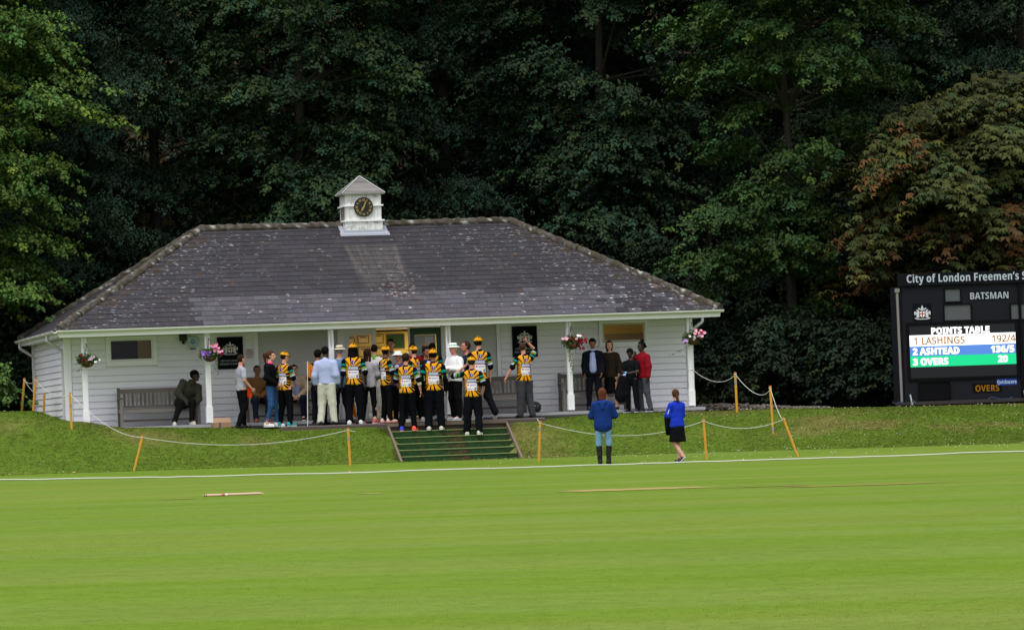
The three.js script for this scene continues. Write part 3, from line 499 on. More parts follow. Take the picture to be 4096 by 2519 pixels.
[[-18.6, 122, MID, 'tall tree beyond the left end of the lawn, outside the bright tree'], [-23.5, 123.5, DK, 'outermost tree beyond the left end of the lawn'], [17.8, 121.5, MID, 'tall tree behind the far end of the scoreboard'], [22.5, 123, DK, 'outermost tree beyond the scoreboard']].forEach(([x, D, c, label], i) => tree('woodland_tree', label, { x, D, H: 18, color: c, boughs: 120, per: 34, size: 1.3, seed: 160 + i, group: 'trees at either end of the wood', trunkR: 0.22, lobes: [[0, 8, 0, 3.3, 6.6, 3], [0.4, 3.6, 1, 2.4, 2.4, 1.8], [0, 14, 0, 3.4, 3, 3]] }));
// undergrowth along the edge of the wood
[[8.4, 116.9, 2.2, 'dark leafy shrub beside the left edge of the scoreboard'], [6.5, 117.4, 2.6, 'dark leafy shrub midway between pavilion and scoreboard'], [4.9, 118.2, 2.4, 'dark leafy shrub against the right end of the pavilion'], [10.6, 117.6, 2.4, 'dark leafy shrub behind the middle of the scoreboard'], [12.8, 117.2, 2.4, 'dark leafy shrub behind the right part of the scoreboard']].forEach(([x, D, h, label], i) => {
  const t = tree('shrub', label, { x, D, H: h * 0.9, color: LOW_SHADED, boughs: 46, per: 36, seed: 90 + i, size: 0.8, trunkR: 0.06, group: 'shrubs at the edge of the wood', lobes: [[0, h * 0.55, 0, 1.25, h * 0.55, 0.9]] }); t.userData.category = 'shrub';
});
[[-12.75, 113.6, 1.5, [0.06, 0.115, 0.022], 'bright green bush at the left edge of the lawn'], [-11.6, 121.5, 2.6, DK, 'dark shrub behind the left end of the pavilion'], [-9.6, 122.5, 3.2, DK2, 'tall dark shrub behind the left roof corner']].forEach(([x, D, h, c, label], i) => {
  const t = tree('shrub', label, { x, D, H: h * 0.9, color: c, boughs: 34, per: 36, seed: 110 + i, size: 0.7, trunkR: 0.05, lobes: [[0, h * 0.5, 0, i ? 1.3 : 0.62, h * 0.5, 0.8]] }); t.userData.category = 'shrub';
});
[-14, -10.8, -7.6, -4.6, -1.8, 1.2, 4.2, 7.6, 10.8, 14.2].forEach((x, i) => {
  const h = 3.6 + (i * 37 % 10) * 0.16, t = tree('shrub', `tall understorey shrub in the shade of the wood, ${['first', 'second', 'third', 'fourth', 'fifth', 'sixth', 'seventh', 'eighth', 'ninth', 'last'][i]} from the left`, { x, D: 123.6 + (i % 3) * 0.7, H: h, color: LOW_SHADED, boughs: 60, per: 40, seed: 130 + i, size: 1.1, trunkR: 0.08, group: 'understorey shrubs of the wood', lobes: [[0, h * 0.6, 0, 2.1, h * 0.62, 1.0]] }); t.userData.category = 'shrub';
});
{ // saplings, ivy and bramble cover the slope between the trunks
  const n = 12000, m = new THREE.InstancedMesh(SPRAY.broad, leafMat, n), r = rngOf(333), q = new THREE.Matrix4(), qq = new THREE.Quaternion(), c = new THREE.Color(), hy = (x, D) => groundY(x, -122) + 0.42 * Math.max(0, D - 123) * ss(123, 140, D);
  for (let i = 0; i < n; i++) { const x = R(-19, 19, r), D = 124 + 26 * Math.pow(r(), 1.2), k = R(1.0, 1.9, r), h = 0.1 + 1.9 * ss(0.35, 0.75, fbm(x * 0.35, D * 0.35)) * r(); qq.setFromEuler(new THREE.Euler(R(0, 0.8, r), r() * 6.28, gauss(r) * 0.3, 'YXZ')); q.compose(V(x, hy(x, D) + h, -D), qq, V(k, k, k)); m.setMatrixAt(i, q); const t = R(0.7, 1.2, r); m.setColorAt(i, c.setRGB(DK[0] * t, DK[1] * t, DK[2] * t)); }
  m.name = 'undergrowth'; m.userData = { kind: 'stuff', label: 'low leafy undergrowth covering the added slope', category: 'undergrowth' }; scene.add(m);
}
console.log('sprays', leaves);

// ---------------------------------------------------------------- people
function surfaceNet(f, lo, hi, cell) {                  // skin of the field f < 0
  const n = [0, 1, 2].map(i => Math.max(2, Math.ceil((hi[i] - lo[i]) / cell) + 1)), [nx, ny, nz] = n, F = new Float32Array(nx * ny * nz);
  for (let k = 0, q = 0; k < nz; k++) for (let j = 0; j < ny; j++) for (let i = 0; i < nx; i++) F[q++] = f(lo[0] + i * cell, lo[1] + j * cell, lo[2] + k * cell);
  const id = new Int32Array(nx * ny * nz).fill(-1), P = [], I = [], sx = 1, sy = nx, sz = nx * ny, off = [0, sx, sy, sx + sy, sz, sx + sz, sy + sz, sx + sy + sz], E = [[0, 1], [2, 3], [4, 5], [6, 7], [0, 2], [1, 3], [4, 6], [5, 7], [0, 4], [1, 5], [2, 6], [3, 7]];
  for (let k = 0; k < nz - 1; k++) for (let j = 0; j < ny - 1; j++) for (let i = 0; i < nx - 1; i++) {
    const b = i + j * sy + k * sz; let m = 0; for (let c = 0; c < 8; c++) if (F[b + off[c]] < 0) m |= 1 << c; if (m === 0 || m === 255) continue;
    let x = 0, y = 0, z = 0, w = 0;
    for (const [a, c] of E) { if (((m >> a) & 1) === ((m >> c) & 1)) continue; const u = F[b + off[a]], t = u / (u - F[b + off[c]]); x += mix(a & 1, c & 1, t); y += mix(a >> 1 & 1, c >> 1 & 1, t); z += mix(a >> 2, c >> 2, t); w++; }
    id[b] = P.length / 3; P.push(lo[0] + (i + x / w) * cell, lo[1] + (j + y / w) * cell, lo[2] + (k + z / w) * cell);
  }
  const quad = (a, b, c, d, flip) => { if (a < 0 || b < 0 || c < 0 || d < 0) return; if (flip) I.push(a, c, b, a, d, c); else I.push(a, b, c, a, c, d); };
  for (let k = 1; k < nz - 1; k++) for (let j = 1; j < ny - 1; j++) for (let i = 1; i < nx - 1; i++) {
    const b = i + j * sy + k * sz, s = F[b] < 0;
    if (s !== F[b + sx] < 0) quad(id[b - sy - sz], id[b - sz], id[b], id[b - sy], !s);
    if (s !== F[b + sy] < 0) quad(id[b - sx - sz], id[b - sx], id[b], id[b - sz], !s);
    if (s !== F[b + sz] < 0) quad(id[b - sx - sy], id[b - sy], id[b], id[b - sx], !s);
  }
  const g = new THREE.BufferGeometry(); g.setAttribute('position', new THREE.Float32BufferAttribute(P, 3)); g.setIndex(I); g.computeVertexNormals(); return g;
}
const smin = (a, b, k) => { const h = clamp(0.5 + 0.5 * (b - a) / k); return mix(b, a, h) - k * h * (1 - h); };
function boneField(bones, k = 0.035) {                  // bones: [a, b, ra, rb, flatten]
  const B = bones.map(([a, b, ra, rb, f = 1]) => { const d = [b.x - a.x, b.y - a.y, b.z - a.z], l = d[0] * d[0] + d[1] * d[1] + d[2] * d[2] || 1e-9; return [a.x, a.y, a.z, d[0], d[1], d[2], 1 / l, ra, rb - ra, 1 / f]; });
  return (x, y, z) => {
    let r = 9;
    for (const o of B) { const px = x - o[0], py = y - o[1], pz = z - o[2], t = clamp((px * o[3] + py * o[4] + pz * o[5]) * o[6]), ex = px - t * o[3], ey = py - t * o[4], ez = (pz - t * o[5]) * o[9], d = Math.sqrt(ex * ex + ey * ey + ez * ez) - (o[7] + o[8] * t); r = r > 8 ? d : smin(d, r, k); }
    return r;
  };
}
function boundsOf(bones, m) { const lo = [9, 9, 9], hi = [-9, -9, -9]; for (const [a, b, ra, rb] of bones) for (const [p, r] of [[a, ra], [b, rb]]) ['x', 'y', 'z'].forEach((c, i) => { lo[i] = Math.min(lo[i], p[c] - r - m); hi[i] = Math.max(hi[i], p[c] + r + m); }); return [lo, hi]; }
function white3(g, c = [1, 1, 1]) { const n = g.attributes.position.count, a = new Float32Array(n * 3); for (let i = 0; i < n; i++) a.set(c, i * 3); g.setAttribute('color', new THREE.BufferAttribute(a, 3)); return g; }
const ell = (x, y, z, a, b, c) => { const k = Math.hypot(x / a, y / b, z / c); return (k - 1) * Math.min(a, b, c) ; };

// head (origin at its middle, facing +z)
const HEAD = (() => {
  const f = (x, y, z) => {
    const ax = Math.abs(x);
    let d = ell(x, y - 0.03, z + 0.008, 0.076, 0.092, 0.096);
    d = smin(d, ell(x, y + 0.045, z - 0.022, 0.057, 0.07, 0.066), 0.03);                     // jaw
    d = smin(d, ell(x, y + 0.098, z - 0.058, 0.022, 0.018, 0.02), 0.02);                     // chin
    d = smin(d, ell(x, y + 0.012 - (z - 0.1) * 0.5, z - 0.1, 0.014, 0.026, 0.022), 0.012);   // nose
    d = smin(d, ell(x, y - 0.03, z - 0.082, 0.05, 0.012, 0.014), 0.014);                     // brow
    d = smin(d, ell(x, y + 0.058, z - 0.083, 0.024, 0.011, 0.012), 0.01);                    // lips
    d = smin(d, ell(ax - 0.08, y - 0.002, z + 0.008, 0.009, 0.03, 0.019), 0.008);            // ears
    d = Math.max(d, -ell(ax - 0.033, y - 0.008, z - 0.1, 0.017, 0.011, 0.014));              // eye sockets
    return d;
  };
  const g = surfaceNet(f, [-0.1, -0.13, -0.12], [0.1, 0.14, 0.14], 0.0085), P = g.attributes.position, C = [];
  for (let i = 0; i < P.count; i++) {
    const x = Math.abs(P.getX(i)), y = P.getY(i), z = P.getZ(i); let c = [1, 1, 1];
    if (z > 0.05) { if (Math.hypot((x - 0.033) / 0.016, (y - 0.008) / 0.0095) < 1) c = Math.abs(x - 0.033) < 0.007 ? [0.08, 0.07, 0.06] : [1.15, 1.25, 1.35]; else if (Math.hypot((x - 0.034) / 0.024, (y - 0.03) / 0.006) < 1) c = [0.35, 0.3, 0.26]; else if (Math.hypot(x / 0.025, (y + 0.058) / 0.011) < 1) c = [0.85, 0.55, 0.52]; }
    C.push(...c);
  }
  g.setAttribute('color', new THREE.Float32BufferAttribute(C, 3)); return g.toNonIndexed();
})();
// relaxed hand: wrist at the origin, fingers down -y, palm towards s*x, thumb towards +z
function handGeo(s, curl = 1) {
  const g = [], cap = (a, b, r) => g.push(bar(a, b, r, r * 0.88, 5), new THREE.IcosahedronGeometry(r * 0.9, 0).translate(b.x, b.y, b.z));
  g.push(new THREE.SphereGeometry(1, 8, 6).scale(0.018, 0.052, 0.042).translate(0, -0.052, 0));
  [[0.03, 0.066], [0.01, 0.078], [-0.011, 0.072], [-0.031, 0.056]].forEach(([z, L], i) => { const a = V(0, -0.088 + Math.abs(i - 1) * 0.004, z), b = a.clone().add(V(s * 0.012 * curl, -L * 0.5, 0)), c = b.clone().add(V(s * 0.024 * curl, -L * 0.42, 0)); cap(a, b, 0.0095); cap(b, c, 0.0085); });
  const a = V(0, -0.035, 0.036), b = V(s * 0.008, -0.066, 0.062), c = V(s * 0.016, -0.094, 0.064); cap(a, b, 0.011); cap(b, c, 0.0095);
  return mergeGeometries(g.map(q => q.index ? q.toNonIndexed() : q).map(q => { q.deleteAttribute('uv'); return white3(q); }));
}
const HANDS = { L: handGeo(-1), R: handGeo(1) };
const SHOE = surfaceNet((x, y, z) => Math.max(smin(boneField([[V(0, 0.045, -0.06), V(0, 0.035, 0.13), 0.046, 0.04]])(x, y, z), boneField([[V(0, 0.05, -0.05), V(0, 0.1, -0.045), 0.046, 0.045]])(x, y, z), 0.03), -y, y - 0.115), [-0.08, -0.02, -0.14], [0.08, 0.14, 0.2], 0.016);
const SOLE = surfaceNet((x, y, z) => Math.max(boneField([[V(0, 0.01, -0.062), V(0, 0.01, 0.135), 0.05, 0.045]])(x, y, z), -y, y - 0.022), [-0.08, -0.02, -0.14], [0.08, 0.06, 0.2], 0.014);
const hairCache = {};
function hairGeo(type) {
  if (hairCache[type]) return hairCache[type];
  const t = type === 'afro' ? 0.022 : type === 'crop' ? 0.006 : 0.013, hl = type === 'receding' ? 0.1 : 0.072;
  const f = (x, y, z) => {
    const lumps = 0.004 * Math.sin(x * 90 + y * 40) * Math.sin(y * 70 + z * 80);
    let d = ell(x, y - 0.032, z + 0.012, 0.078 + t, 0.093 + t, 0.098 + t) + lumps;
    d = Math.max(d, Math.min(z - (y > 0.02 ? 0.035 : 0.0), hl - y), -0.085 - y);
    if (type === 'bald') d = Math.max(d, y - 0.045);
    if (type === 'long') { d = smin(d, boneField([[V(0, 0.02, -0.06), V(0, -0.28, -0.08), 0.075, 0.06, 0.5]])(x, y, z) + lumps, 0.03); d = Math.min(d, boneField([[V(-0.085, 0.02, 0.0), V(-0.09, -0.18, -0.03), 0.022, 0.03], [V(0.085, 0.02, 0.0), V(0.09, -0.18, -0.03), 0.022, 0.03]])(x, y, z)); }
    if (type === 'bob') d = smin(d, boneField([[V(0, 0.0, -0.035), V(0, -0.11, -0.04), 0.1, 0.085, 0.75]])(x, y, z) + lumps, 0.03) , d = Math.max(d, z - 0.04 - Math.max(0, y - 0.06) * 3);
    if (type === 'ponytail') d = smin(d, boneField([[V(0, 0.07, -0.1), V(0, 0.03, -0.155), 0.03, 0.036], [V(0, 0.03, -0.155), V(0.01, -0.2, -0.13), 0.036, 0.018]])(x, y, z) + lumps, 0.02);
    if (type === 'lowpony') d = smin(d, boneField([[V(0, -0.03, -0.1), V(0, -0.16, -0.125), 0.04, 0.034]])(x, y, z) + lumps, 0.03);
    if (type === 'bun') { d = smin(d, ell(x, y - 0.155, z + 0.03, 0.05, 0.045, 0.05) + lumps * 2, 0.012); d = smin(d, ell(x, y + 0.0, z + 0.125, 0.034, 0.034, 0.034), 0.012); }
    return d;
  };
  const lo = type === 'long' ? -0.38 : type === 'ponytail' ? -0.26 : -0.22;
  return hairCache[type] = surfaceNet(f, [-0.14, lo, -0.24], [0.14, 0.22, 0.14], 0.0125);
}
// the team's printed shirt: back in the first half of the texture, front in the second
function tiger(c, w, h, seed, cx, cy) {
  const r = rngOf(seed); c.fillStyle = '#d9961c'; c.fillRect(0, 0, w, h); c.fillStyle = '#0a0a0c';
  for (let i = 0; i < 27; i++) {                        // black claws of even width fanning out from beside the lettering
    const a0 = (i / 27) * Math.PI * 2 + (r() - 0.5) * 0.12, a = Math.atan2(Math.sin(a0) * 0.6, Math.cos(a0)), R0 = w * (0.12 + 0.1 * r()), R1 = w * 0.8, wd = w * (0.018 + 0.008 * r()), bend = -(Math.sin(a) < 0 ? 0.55 : 0.1) * Math.sin(a * 2);
    const P = (rad, da, off) => [cx + Math.cos(a + da) * rad - Math.sin(a + da) * off, cy + Math.sin(a + da) * rad + Math.cos(a + da) * off], M = (R0 + R1) / 2;
    c.beginPath(); c.moveTo(...P(R0, 0, 0)); c.quadraticCurveTo(...P(R0 + w * 0.1, bend * 0.1, wd * 1.1), ...P(M, bend * 0.45, wd * 1.25)); c.lineTo(...P(R1, bend, wd * 1.5)); c.lineTo(...P(R1, bend, -wd * 1.5)); c.lineTo(...P(M, bend * 0.45, -wd * 1.25)); c.quadraticCurveTo(...P(R0 + w * 0.1, bend * 0.1, -wd * 1.1), ...P(R0, 0, 0)); c.fill();
  }
}
const SHIRT = canvasTex(1024, 512, (c) => {
  for (const k of [0, 1]) {
    c.save(); c.beginPath(); c.rect(k * 512, 0, 512, 512); c.clip(); c.translate(k * 512, 0);
    tiger(c, 512, 512, 31 + k, 226, 275);
    c.fillStyle = '#0a0a0c'; c.fillRect(0, 0, 50, 512); c.fillRect(462, 0, 50, 512); c.fillRect(195, 0, 122, 30);
    if (!k) {
      c.fillStyle = '#d9b46a'; c.beginPath(); c.arc(256, 118, 43, 0, 7); c.fill(); c.fillStyle = '#2b2a83'; c.beginPath(); c.arc(256, 118, 36, 0, 7); c.fill();
      c.fillStyle = '#c33a3a'; c.font = 'bold 50px serif'; c.textAlign = 'center'; c.textBaseline = 'middle'; c.fillText('F', 250, 120); c.fillStyle = '#d8d8ea'; c.fillRect(262, 92, 8, 50);
      c.fillStyle = '#26277a'; c.fillRect(160, 176, 192, 68); c.fillStyle = '#b9c4e6'; c.fillRect(168, 184, 176, 50); c.fillStyle = '#ffffff'; c.strokeStyle = '#26277a'; c.lineWidth = 6; c.font = 'bold 42px sans-serif'; c.strokeText('JEWSON', 256, 210); c.fillText('JEWSON', 256, 210);
      c.fillStyle = '#e9e6f2'; c.fillRect(160, 252, 192, 72); c.fillStyle = '#b3122a'; c.beginPath(); c.arc(188, 284, 17, Math.PI, 0); c.fill(); c.fillRect(171, 284, 34, 8); c.fillStyle = '#8f8aa0'; c.fillRect(216, 276, 120, 12); c.fillRect(216, 296, 96, 6);
      c.fillStyle = '#e6e8ee'; c.fillRect(160, 330, 192, 46); c.fillStyle = '#10131c'; c.font = 'bold 34px sans-serif'; c.textAlign = 'left'; c.fillText('JAMAICA', 164, 355, 126); c.fillStyle = '#5d6d9a'; c.fillRect(304, 336, 40, 34);
    } else { c.fillStyle = '#e9e6f2'; c.fillRect(170, 200, 172, 60); c.fillStyle = '#26277a'; c.fillRect(180, 208, 152, 18); c.fillStyle = '#0a0a0c'; c.fillRect(246, 20, 20, 120); }
    c.restore();
  }
});
const SLEEVE = canvasTex(128, 256, (c) => {
  c.fillStyle = '#0b0b0d'; c.fillRect(0, 0, 128, 256); const b = (y, h, col) => { c.fillStyle = col; c.fillRect(16, y, 96, h); };
  b(66, 30, '#0b8578'); c.fillStyle = '#8a2830'; c.fillRect(30, 102, 30, 16); c.fillStyle = '#b8bac2'; c.fillRect(66, 102, 36, 16); b(124, 28, '#6c9630'); b(155, 26, '#b8bcd0'); c.fillStyle = '#6a76ae'; c.fillRect(30, 164, 70, 6);
});
const CAPTEX = canvasTex(256, 128, (c) => { c.fillStyle = '#d9961c'; c.fillRect(0, 0, 256, 128); c.fillStyle = '#0a0a0c'; c.fillRect(0, 56, 256, 8); for (let i = 0; i < 9; i++) { c.beginPath(); c.ellipse(10 + i * 29, 34 + (i % 3) * 12, 8 + (i % 2) * 4, 36, 0.45 + 0.15 * Math.sin(i * 2.3), 0, 7); c.fill(); } });
const shirtMat = soft(new THREE.Color(1, 1, 1), 0.85, { map: SHIRT }), sleeveMat = soft(new THREE.Color(1, 1, 1), 0.85, { map: SLEEVE }), capMat = soft(new THREE.Color(1, 1, 1), 0.85, { map: CAPTEX });
const matCache = {}; const cloth = (c, r = 0.85) => matCache[c + r] ??= new THREE.MeshPhysicalMaterial({ color: c, roughness: r, specularIntensity: r > 0.7 ? 0.15 : 0.6 });
function nonIndexedWithUV(g, uvOf) {                     // uvOf(x, y, z, nz of the face)
  const q = g.toNonIndexed(), P = q.attributes.position, N = q.attributes.normal, U = new Float32Array(P.count * 2);
  for (let i = 0; i < P.count; i += 3) { const nz = N.getZ(i) + N.getZ(i + 1) + N.getZ(i + 2); for (let k = i; k < i + 3; k++) { const [u, v] = uvOf(P.getX(k), P.getY(k), P.getZ(k), nz); U[k * 2] = u; U[k * 2 + 1] = v; } }
  q.setAttribute('uv', new THREE.BufferAttribute(U, 2)); return q;
}
const TEAM = { team: true, hem: 0.86 };
let personSeed = 500;
function person(o) {
  const r = rngOf(personSeed++), s = o.h / 1.78, fat = o.fat ?? 1, J = {
    pelvis: V(0, 0.97, 0), belly: V(0, 1.12, 0.005), chest: V(0, 1.32, 0), top: V(0, 1.42, -0.01), neck: V(0, 1.44, -0.01), head: V(0, 1.655, 0.02),
    shL: V(0.178, 1.39, -0.005), shR: V(-0.178, 1.39, -0.005), elL: V(0.225, 1.125, -0.03), elR: V(-0.225, 1.125, -0.03), wrL: V(0.235, 0.885, 0.06), wrR: V(-0.235, 0.885, 0.06),
    hipL: V(0.09, 0.93, 0), hipR: V(-0.09, 0.93, 0), knL: V(0.118, 0.51, 0.015), knR: V(-0.118, 0.51, 0.015), anL: V(0.135, 0.085, -0.03), anR: V(-0.135, 0.085, -0.03) };
  for (const k of ['elL', 'elR', 'wrL', 'wrR']) J[k].add(V(gauss(r) * 0.015, 0, gauss(r) * 0.02));
  if (!o.seat) { const d = gauss(r) * 0.03; J.knL.z += d; J.anR.z += d * 1.4; J.anL.x += Math.abs(gauss(r)) * 0.03; J.anR.x -= Math.abs(gauss(r)) * 0.03; }
  for (const [k, v] of Object.entries(o.J ?? {})) J[k] = V(...v);
  if (o.lean) { const q = new THREE.Quaternion().setFromEuler(new THREE.Euler(o.lean[0] * DEG, 0, (o.lean[1] ?? 0) * DEG)), c = J.pelvis; for (const k of ['belly', 'chest', 'top', 'neck', 'head', 'shL', 'shR', ...(o.keepArms ? [] : ['elL', 'elR', 'wrL', 'wrR'])]) J[k].sub(c).applyQuaternion(q).add(c); }
  if (o.wide) for (const k of ['shL', 'shR', 'elL', 'elR', 'wrL', 'wrR']) J[k].x *= o.wide;
  const g = thing('person', o.label, 'person', o.world ?? px(o.x, o.y, o.z), (o.yaw * DEG) + (o.world ? 0 : 0), o.group), body = [];
  const torso = (e, f = 0.7) => [[J.pelvis, J.belly, (0.128 + e) * fat, (0.125 + e) * fat, f], [J.belly, J.chest, (0.125 + e) * fat, (0.138 + e) * Math.sqrt(fat), f], [J.chest, J.top, (0.135 + e) * Math.sqrt(fat), 0.088 + e, f], [J.neck.clone().add(V(0, 0.005, 0)), J.shL.clone().add(V(0, -0.012, 0)), 0.048 + e * 0.55, 0.046 + e * 0.5], [J.neck.clone().add(V(0, 0.005, 0)), J.shR.clone().add(V(0, -0.012, 0)), 0.048 + e * 0.55, 0.046 + e * 0.5]];
  const arm = (S, e, t1 = 1) => { const sh = J['sh' + S], el = J['el' + S], wr = J['wr' + S]; return t1 <= 0.5 ? [[sh, sh.clone().lerp(el, t1 * 2), 0.048 + e * 0.8, 0.044 + e * 1.05]] : [[sh, el, 0.048 + e * 0.8, 0.04 + e * 0.85], [el, el.clone().lerp(wr, (t1 - 0.5) * 2), 0.04 + e * 0.85, 0.031 + e * 0.8]]; };
  const leg = (S, e, e2 = e) => [[J['hip' + S], J['kn' + S], (0.088 + e) * Math.sqrt(fat), 0.058 + e2], [J['kn' + S], J['an' + S], 0.058 + e2, 0.042 + e2]];
  const bones = [...torso(0), [J.neck, J.head.clone().add(V(0, -0.06, -0.02)), 0.056, 0.05], ...arm('L', 0), ...arm('R', 0), ...leg('L', 0), ...leg('R', 0)];
  for (const S of ['L', 'R']) bones.push([J['an' + S], J['an' + S].clone().add(V(0, -0.045, 0.12)), 0.038, 0.028]);
  const [lo, hi] = boundsOf(bones, 0.03); body.push(white3(surfaceNet(boneField(bones), lo, hi, 0.024)).toNonIndexed());
  const hm = new THREE.Matrix4().compose(J.head, new THREE.Quaternion().setFromEuler(new THREE.Euler((o.nod ?? 0) * DEG, (o.look ?? 0) * DEG, (o.tilt ?? 0) * DEG, 'YXZ')), V(1, 1, 1));
  body.push(HEAD.clone().applyMatrix4(hm));
  for (const S of ['L', 'R']) { const d = J['wr' + S].clone().sub(J['el' + S]).normalize(), y = d.clone().negate(), z = V(0, 0, 1).addScaledVector(y, -y.z).normalize(); if (Math.abs(y.z) > 0.9) z.set(0, 1, 0).addScaledVector(y, -y.y).normalize(); const x = y.clone().cross(z); body.push(HANDS[S].clone().applyMatrix4(new THREE.Matrix4().makeBasis(x, y, z).setPosition(J['wr' + S]))); }
  const skin = new THREE.MeshStandardMaterial({ color: o.skin ?? '#c08a72', roughness: 0.6, vertexColors: true });
  const flesh = mergeGeometries(body), wr = o.wrinkle ?? 1, fold = (x, y, z) => wr * (0.016 * (vn(x * 9 + o.h * 31, y * 8, z * 9) - 0.5) + 0.012 * (vn(x * 22, y * 17 + x * 9, z * 22 + (o.x ?? 3)) - 0.5));
  const sc = new THREE.Group(); part('body', flesh, skin, g);
  const garment = (name, bl, m, clip, cell = 0.02, k = 0.035, uv, parent = g) => { const [a, b] = boundsOf(bl, 0.045), bf = boneField(bl, k); let q = surfaceNet((x, y, z) => { const d = bf(x, y, z) + fold(x, y, z); return clip ? Math.max(d, clip(x, y, z)) : d; }, a, b, cell); if (uv) q = nonIndexedWithUV(q, uv); return part(name, q, m, parent); };
  const T = o.top ?? {}, hem = T.hem ?? 0.9, e = T.bulk ?? 0.022;
  const neckCut = (x, y, z) => Math.max(hem + 0.012 * Math.sin(x * 14 + 1) - y, (y - J.neck.y - 0.03) - 0.8 * Math.max(0, Math.hypot(x - J.neck.x, z - J.neck.z) - 0.065));
  const lowFlare = [J.pelvis.clone().add(V(0, -0.05, 0)), J.pelvis, (0.148 + e) * fat, (0.136 + e) * fat, 0.74];
  if (T.team) {
    const sh = garment('shirt', [...torso(0.028), [lowFlare[0], lowFlare[1], lowFlare[2] + 0.006, lowFlare[3] + 0.006, 0.74]], shirtMat, neckCut, 0.019, 0.035, (x, y, z, nz) => nz < 0 ? [clamp(0.25 - x / 0.62 / 2, 0.002, 0.498), clamp((y - 0.84) / 0.68, 0.01, 0.99)] : [clamp(0.75 + x / 0.62 / 2, 0.502, 0.998), clamp((y - 0.84) / 0.68, 0.01, 0.99)]);
    for (const S of ['L', 'R']) { const a = J['sh' + S], b = J['el' + S], L = a.distanceTo(b), long = T.long?.includes(S) ? 0.98 : 0.52; garment('sleeve', arm(S, 0.024, long), sleeveMat, null, 0.019, 0.03, (x, y, z) => { const t = V(x, y, z).sub(a).dot(b.clone().sub(a)) / (L * L); return [clamp(0.5 + (z - a.z) / 0.22, 0.02, 0.98), clamp(1 - (t + 0.15) / (long > 0.6 ? 1.75 : 1.35), 0.01, 0.99)]; }, sh); }
    garment('collar', [[J.neck.clone().add(V(0, 0.0, 0)), J.neck.clone().add(V(0, 0.035, 0.0)), 0.075, 0.068]], cloth('#101012'), null, 0.016);
  } else if (T.color) {
    const sl = T.sleeve ?? 0.98; garment(T.name ?? 'shirt', [...torso(e), lowFlare, ...(sl ? [...arm('L', e, sl), ...arm('R', e, sl)] : [])], cloth(T.color, T.rough ?? 0.85), neckCut);
    if (T.collar) garment('collar', [[J.neck.clone(), J.neck.clone().add(V(0, 0.04, 0.0)), 0.08 + e * 0.5, 0.07]], cloth(T.collar), null, 0.016);
    if (T.hood) garment('hood', [[J.neck.clone().add(V(0.06, 0.0, -0.06)), J.neck.clone().add(V(-0.06, 0.0, -0.06)), 0.065, 0.065], [J.neck.clone().add(V(0, -0.02, -0.09)), J.neck.clone().add(V(0, -0.12, -0.11)), 0.06, 0.05]], cloth(T.hood), null, 0.018);
    if (T.front) garment('shirt_front', [[J.belly.clone().add(V(0, -0.12, 0.05 + e * fat)), J.chest.clone().add(V(0, 0.06, 0.05 + e * fat)), 0.085 * fat, 0.07, 0.95]], cloth(T.front), null, 0.018);
    if (T.stripe) for (const S of ['L', 'R']) part('sleeve_stripe', bar(J['sh' + S].clone().add(V(Math.sign(J['sh' + S].x) * 0.035, 0.045, -0.045)), J['el' + S].clone().add(V(Math.sign(J['sh' + S].x) * 0.045, 0, -0.045)), 0.012, 0.012, 6), cloth(T.stripe), g);
  }
  const B = o.bottom ?? { color: '#08090b' };
  const waist = (x, y) => y - Math.min(J.pelvis.y + 0.06, hem + 0.03);
  if (B.skirt) garment('skirt', [[J.pelvis, V(J.pelvis.x, B.skirt - 0.05, J.pelvis.z), 0.16 * fat, 0.2 * fat, 0.78]], cloth(B.color), (x, y, z) => Math.max(waist(x, y), B.skirt - y));
  else { garment(B.name ?? 'trousers', [[J.pelvis.clone().add(V(0, 0.04, 0)), J.pelvis.clone().add(V(0, -0.05, 0)), 0.132 * fat, 0.136 * fat, 0.74], ...leg('L', (B.bulk ?? 0.024) * 0.75, (B.slim ?? 0.028) * 0.75), ...leg('R', (B.bulk ?? 0.024) * 0.75, (B.slim ?? 0.028) * 0.75)], cloth(B.color), (x, y) => Math.max(o.seat ? -1 : waist(x, y), (B.cuff ?? 0.05) - y)); }
  if (o.boots) for (const S of ['L', 'R']) garment('boot', [[J['kn' + S].clone().lerp(J['an' + S], 0.25), J['an' + S], 0.072, 0.058]], cloth('#0b0c10', 0.45), null, 0.018);
  for (const S of ['L', 'R']) {
    const col = o.shoes?.[S] ?? o.shoe ?? '#e6e6e8', an = J['an' + S], k = part('shoe', SHOE, cloth(col, 0.6), g), yaw = (S === 'L' ? 9 : -9) * DEG; k.position.set(an.x, an.y - 0.085, an.z + 0.02); k.rotation.set((o.pitch?.[S] ?? 0) * DEG, yaw, 0, 'YXZ');
    part('sole', SOLE, cloth(o.sole ?? (col === '#0d0d10' ? '#0d0d10' : '#dcdcdc'), 0.7), k);
  }
  const onHead = (name, geo, m, k = 1) => { const q = part(name, geo, m, g); q.position.copy(J.head); q.rotation.set((o.nod ?? 0) * DEG, (o.look ?? 0) * DEG, (o.tilt ?? 0) * DEG, 'YXZ'); q.scale.setScalar(k); return q; };
  if (o.hair) onHead('hair', hairGeo(o.hair[0]), cloth(o.hair[1], 0.75));
  if (o.cap) {
    const m = o.cap === 'team' ? capMat : cloth(o.cap), c = onHead('cap', new THREE.SphereGeometry(0.105, 20, 10, 0, 6.2832, 0, Math.PI * 0.5).scale(0.9, 0.98, 1.06).translate(0, 0.045, -0.012), m);
    part('cap_peak', new THREE.SphereGeometry(0.075, 14, 8).scale(1, 0.1, 1.05).rotateX(0.16).translate(0, 0.048, 0.115), m, c);
  }
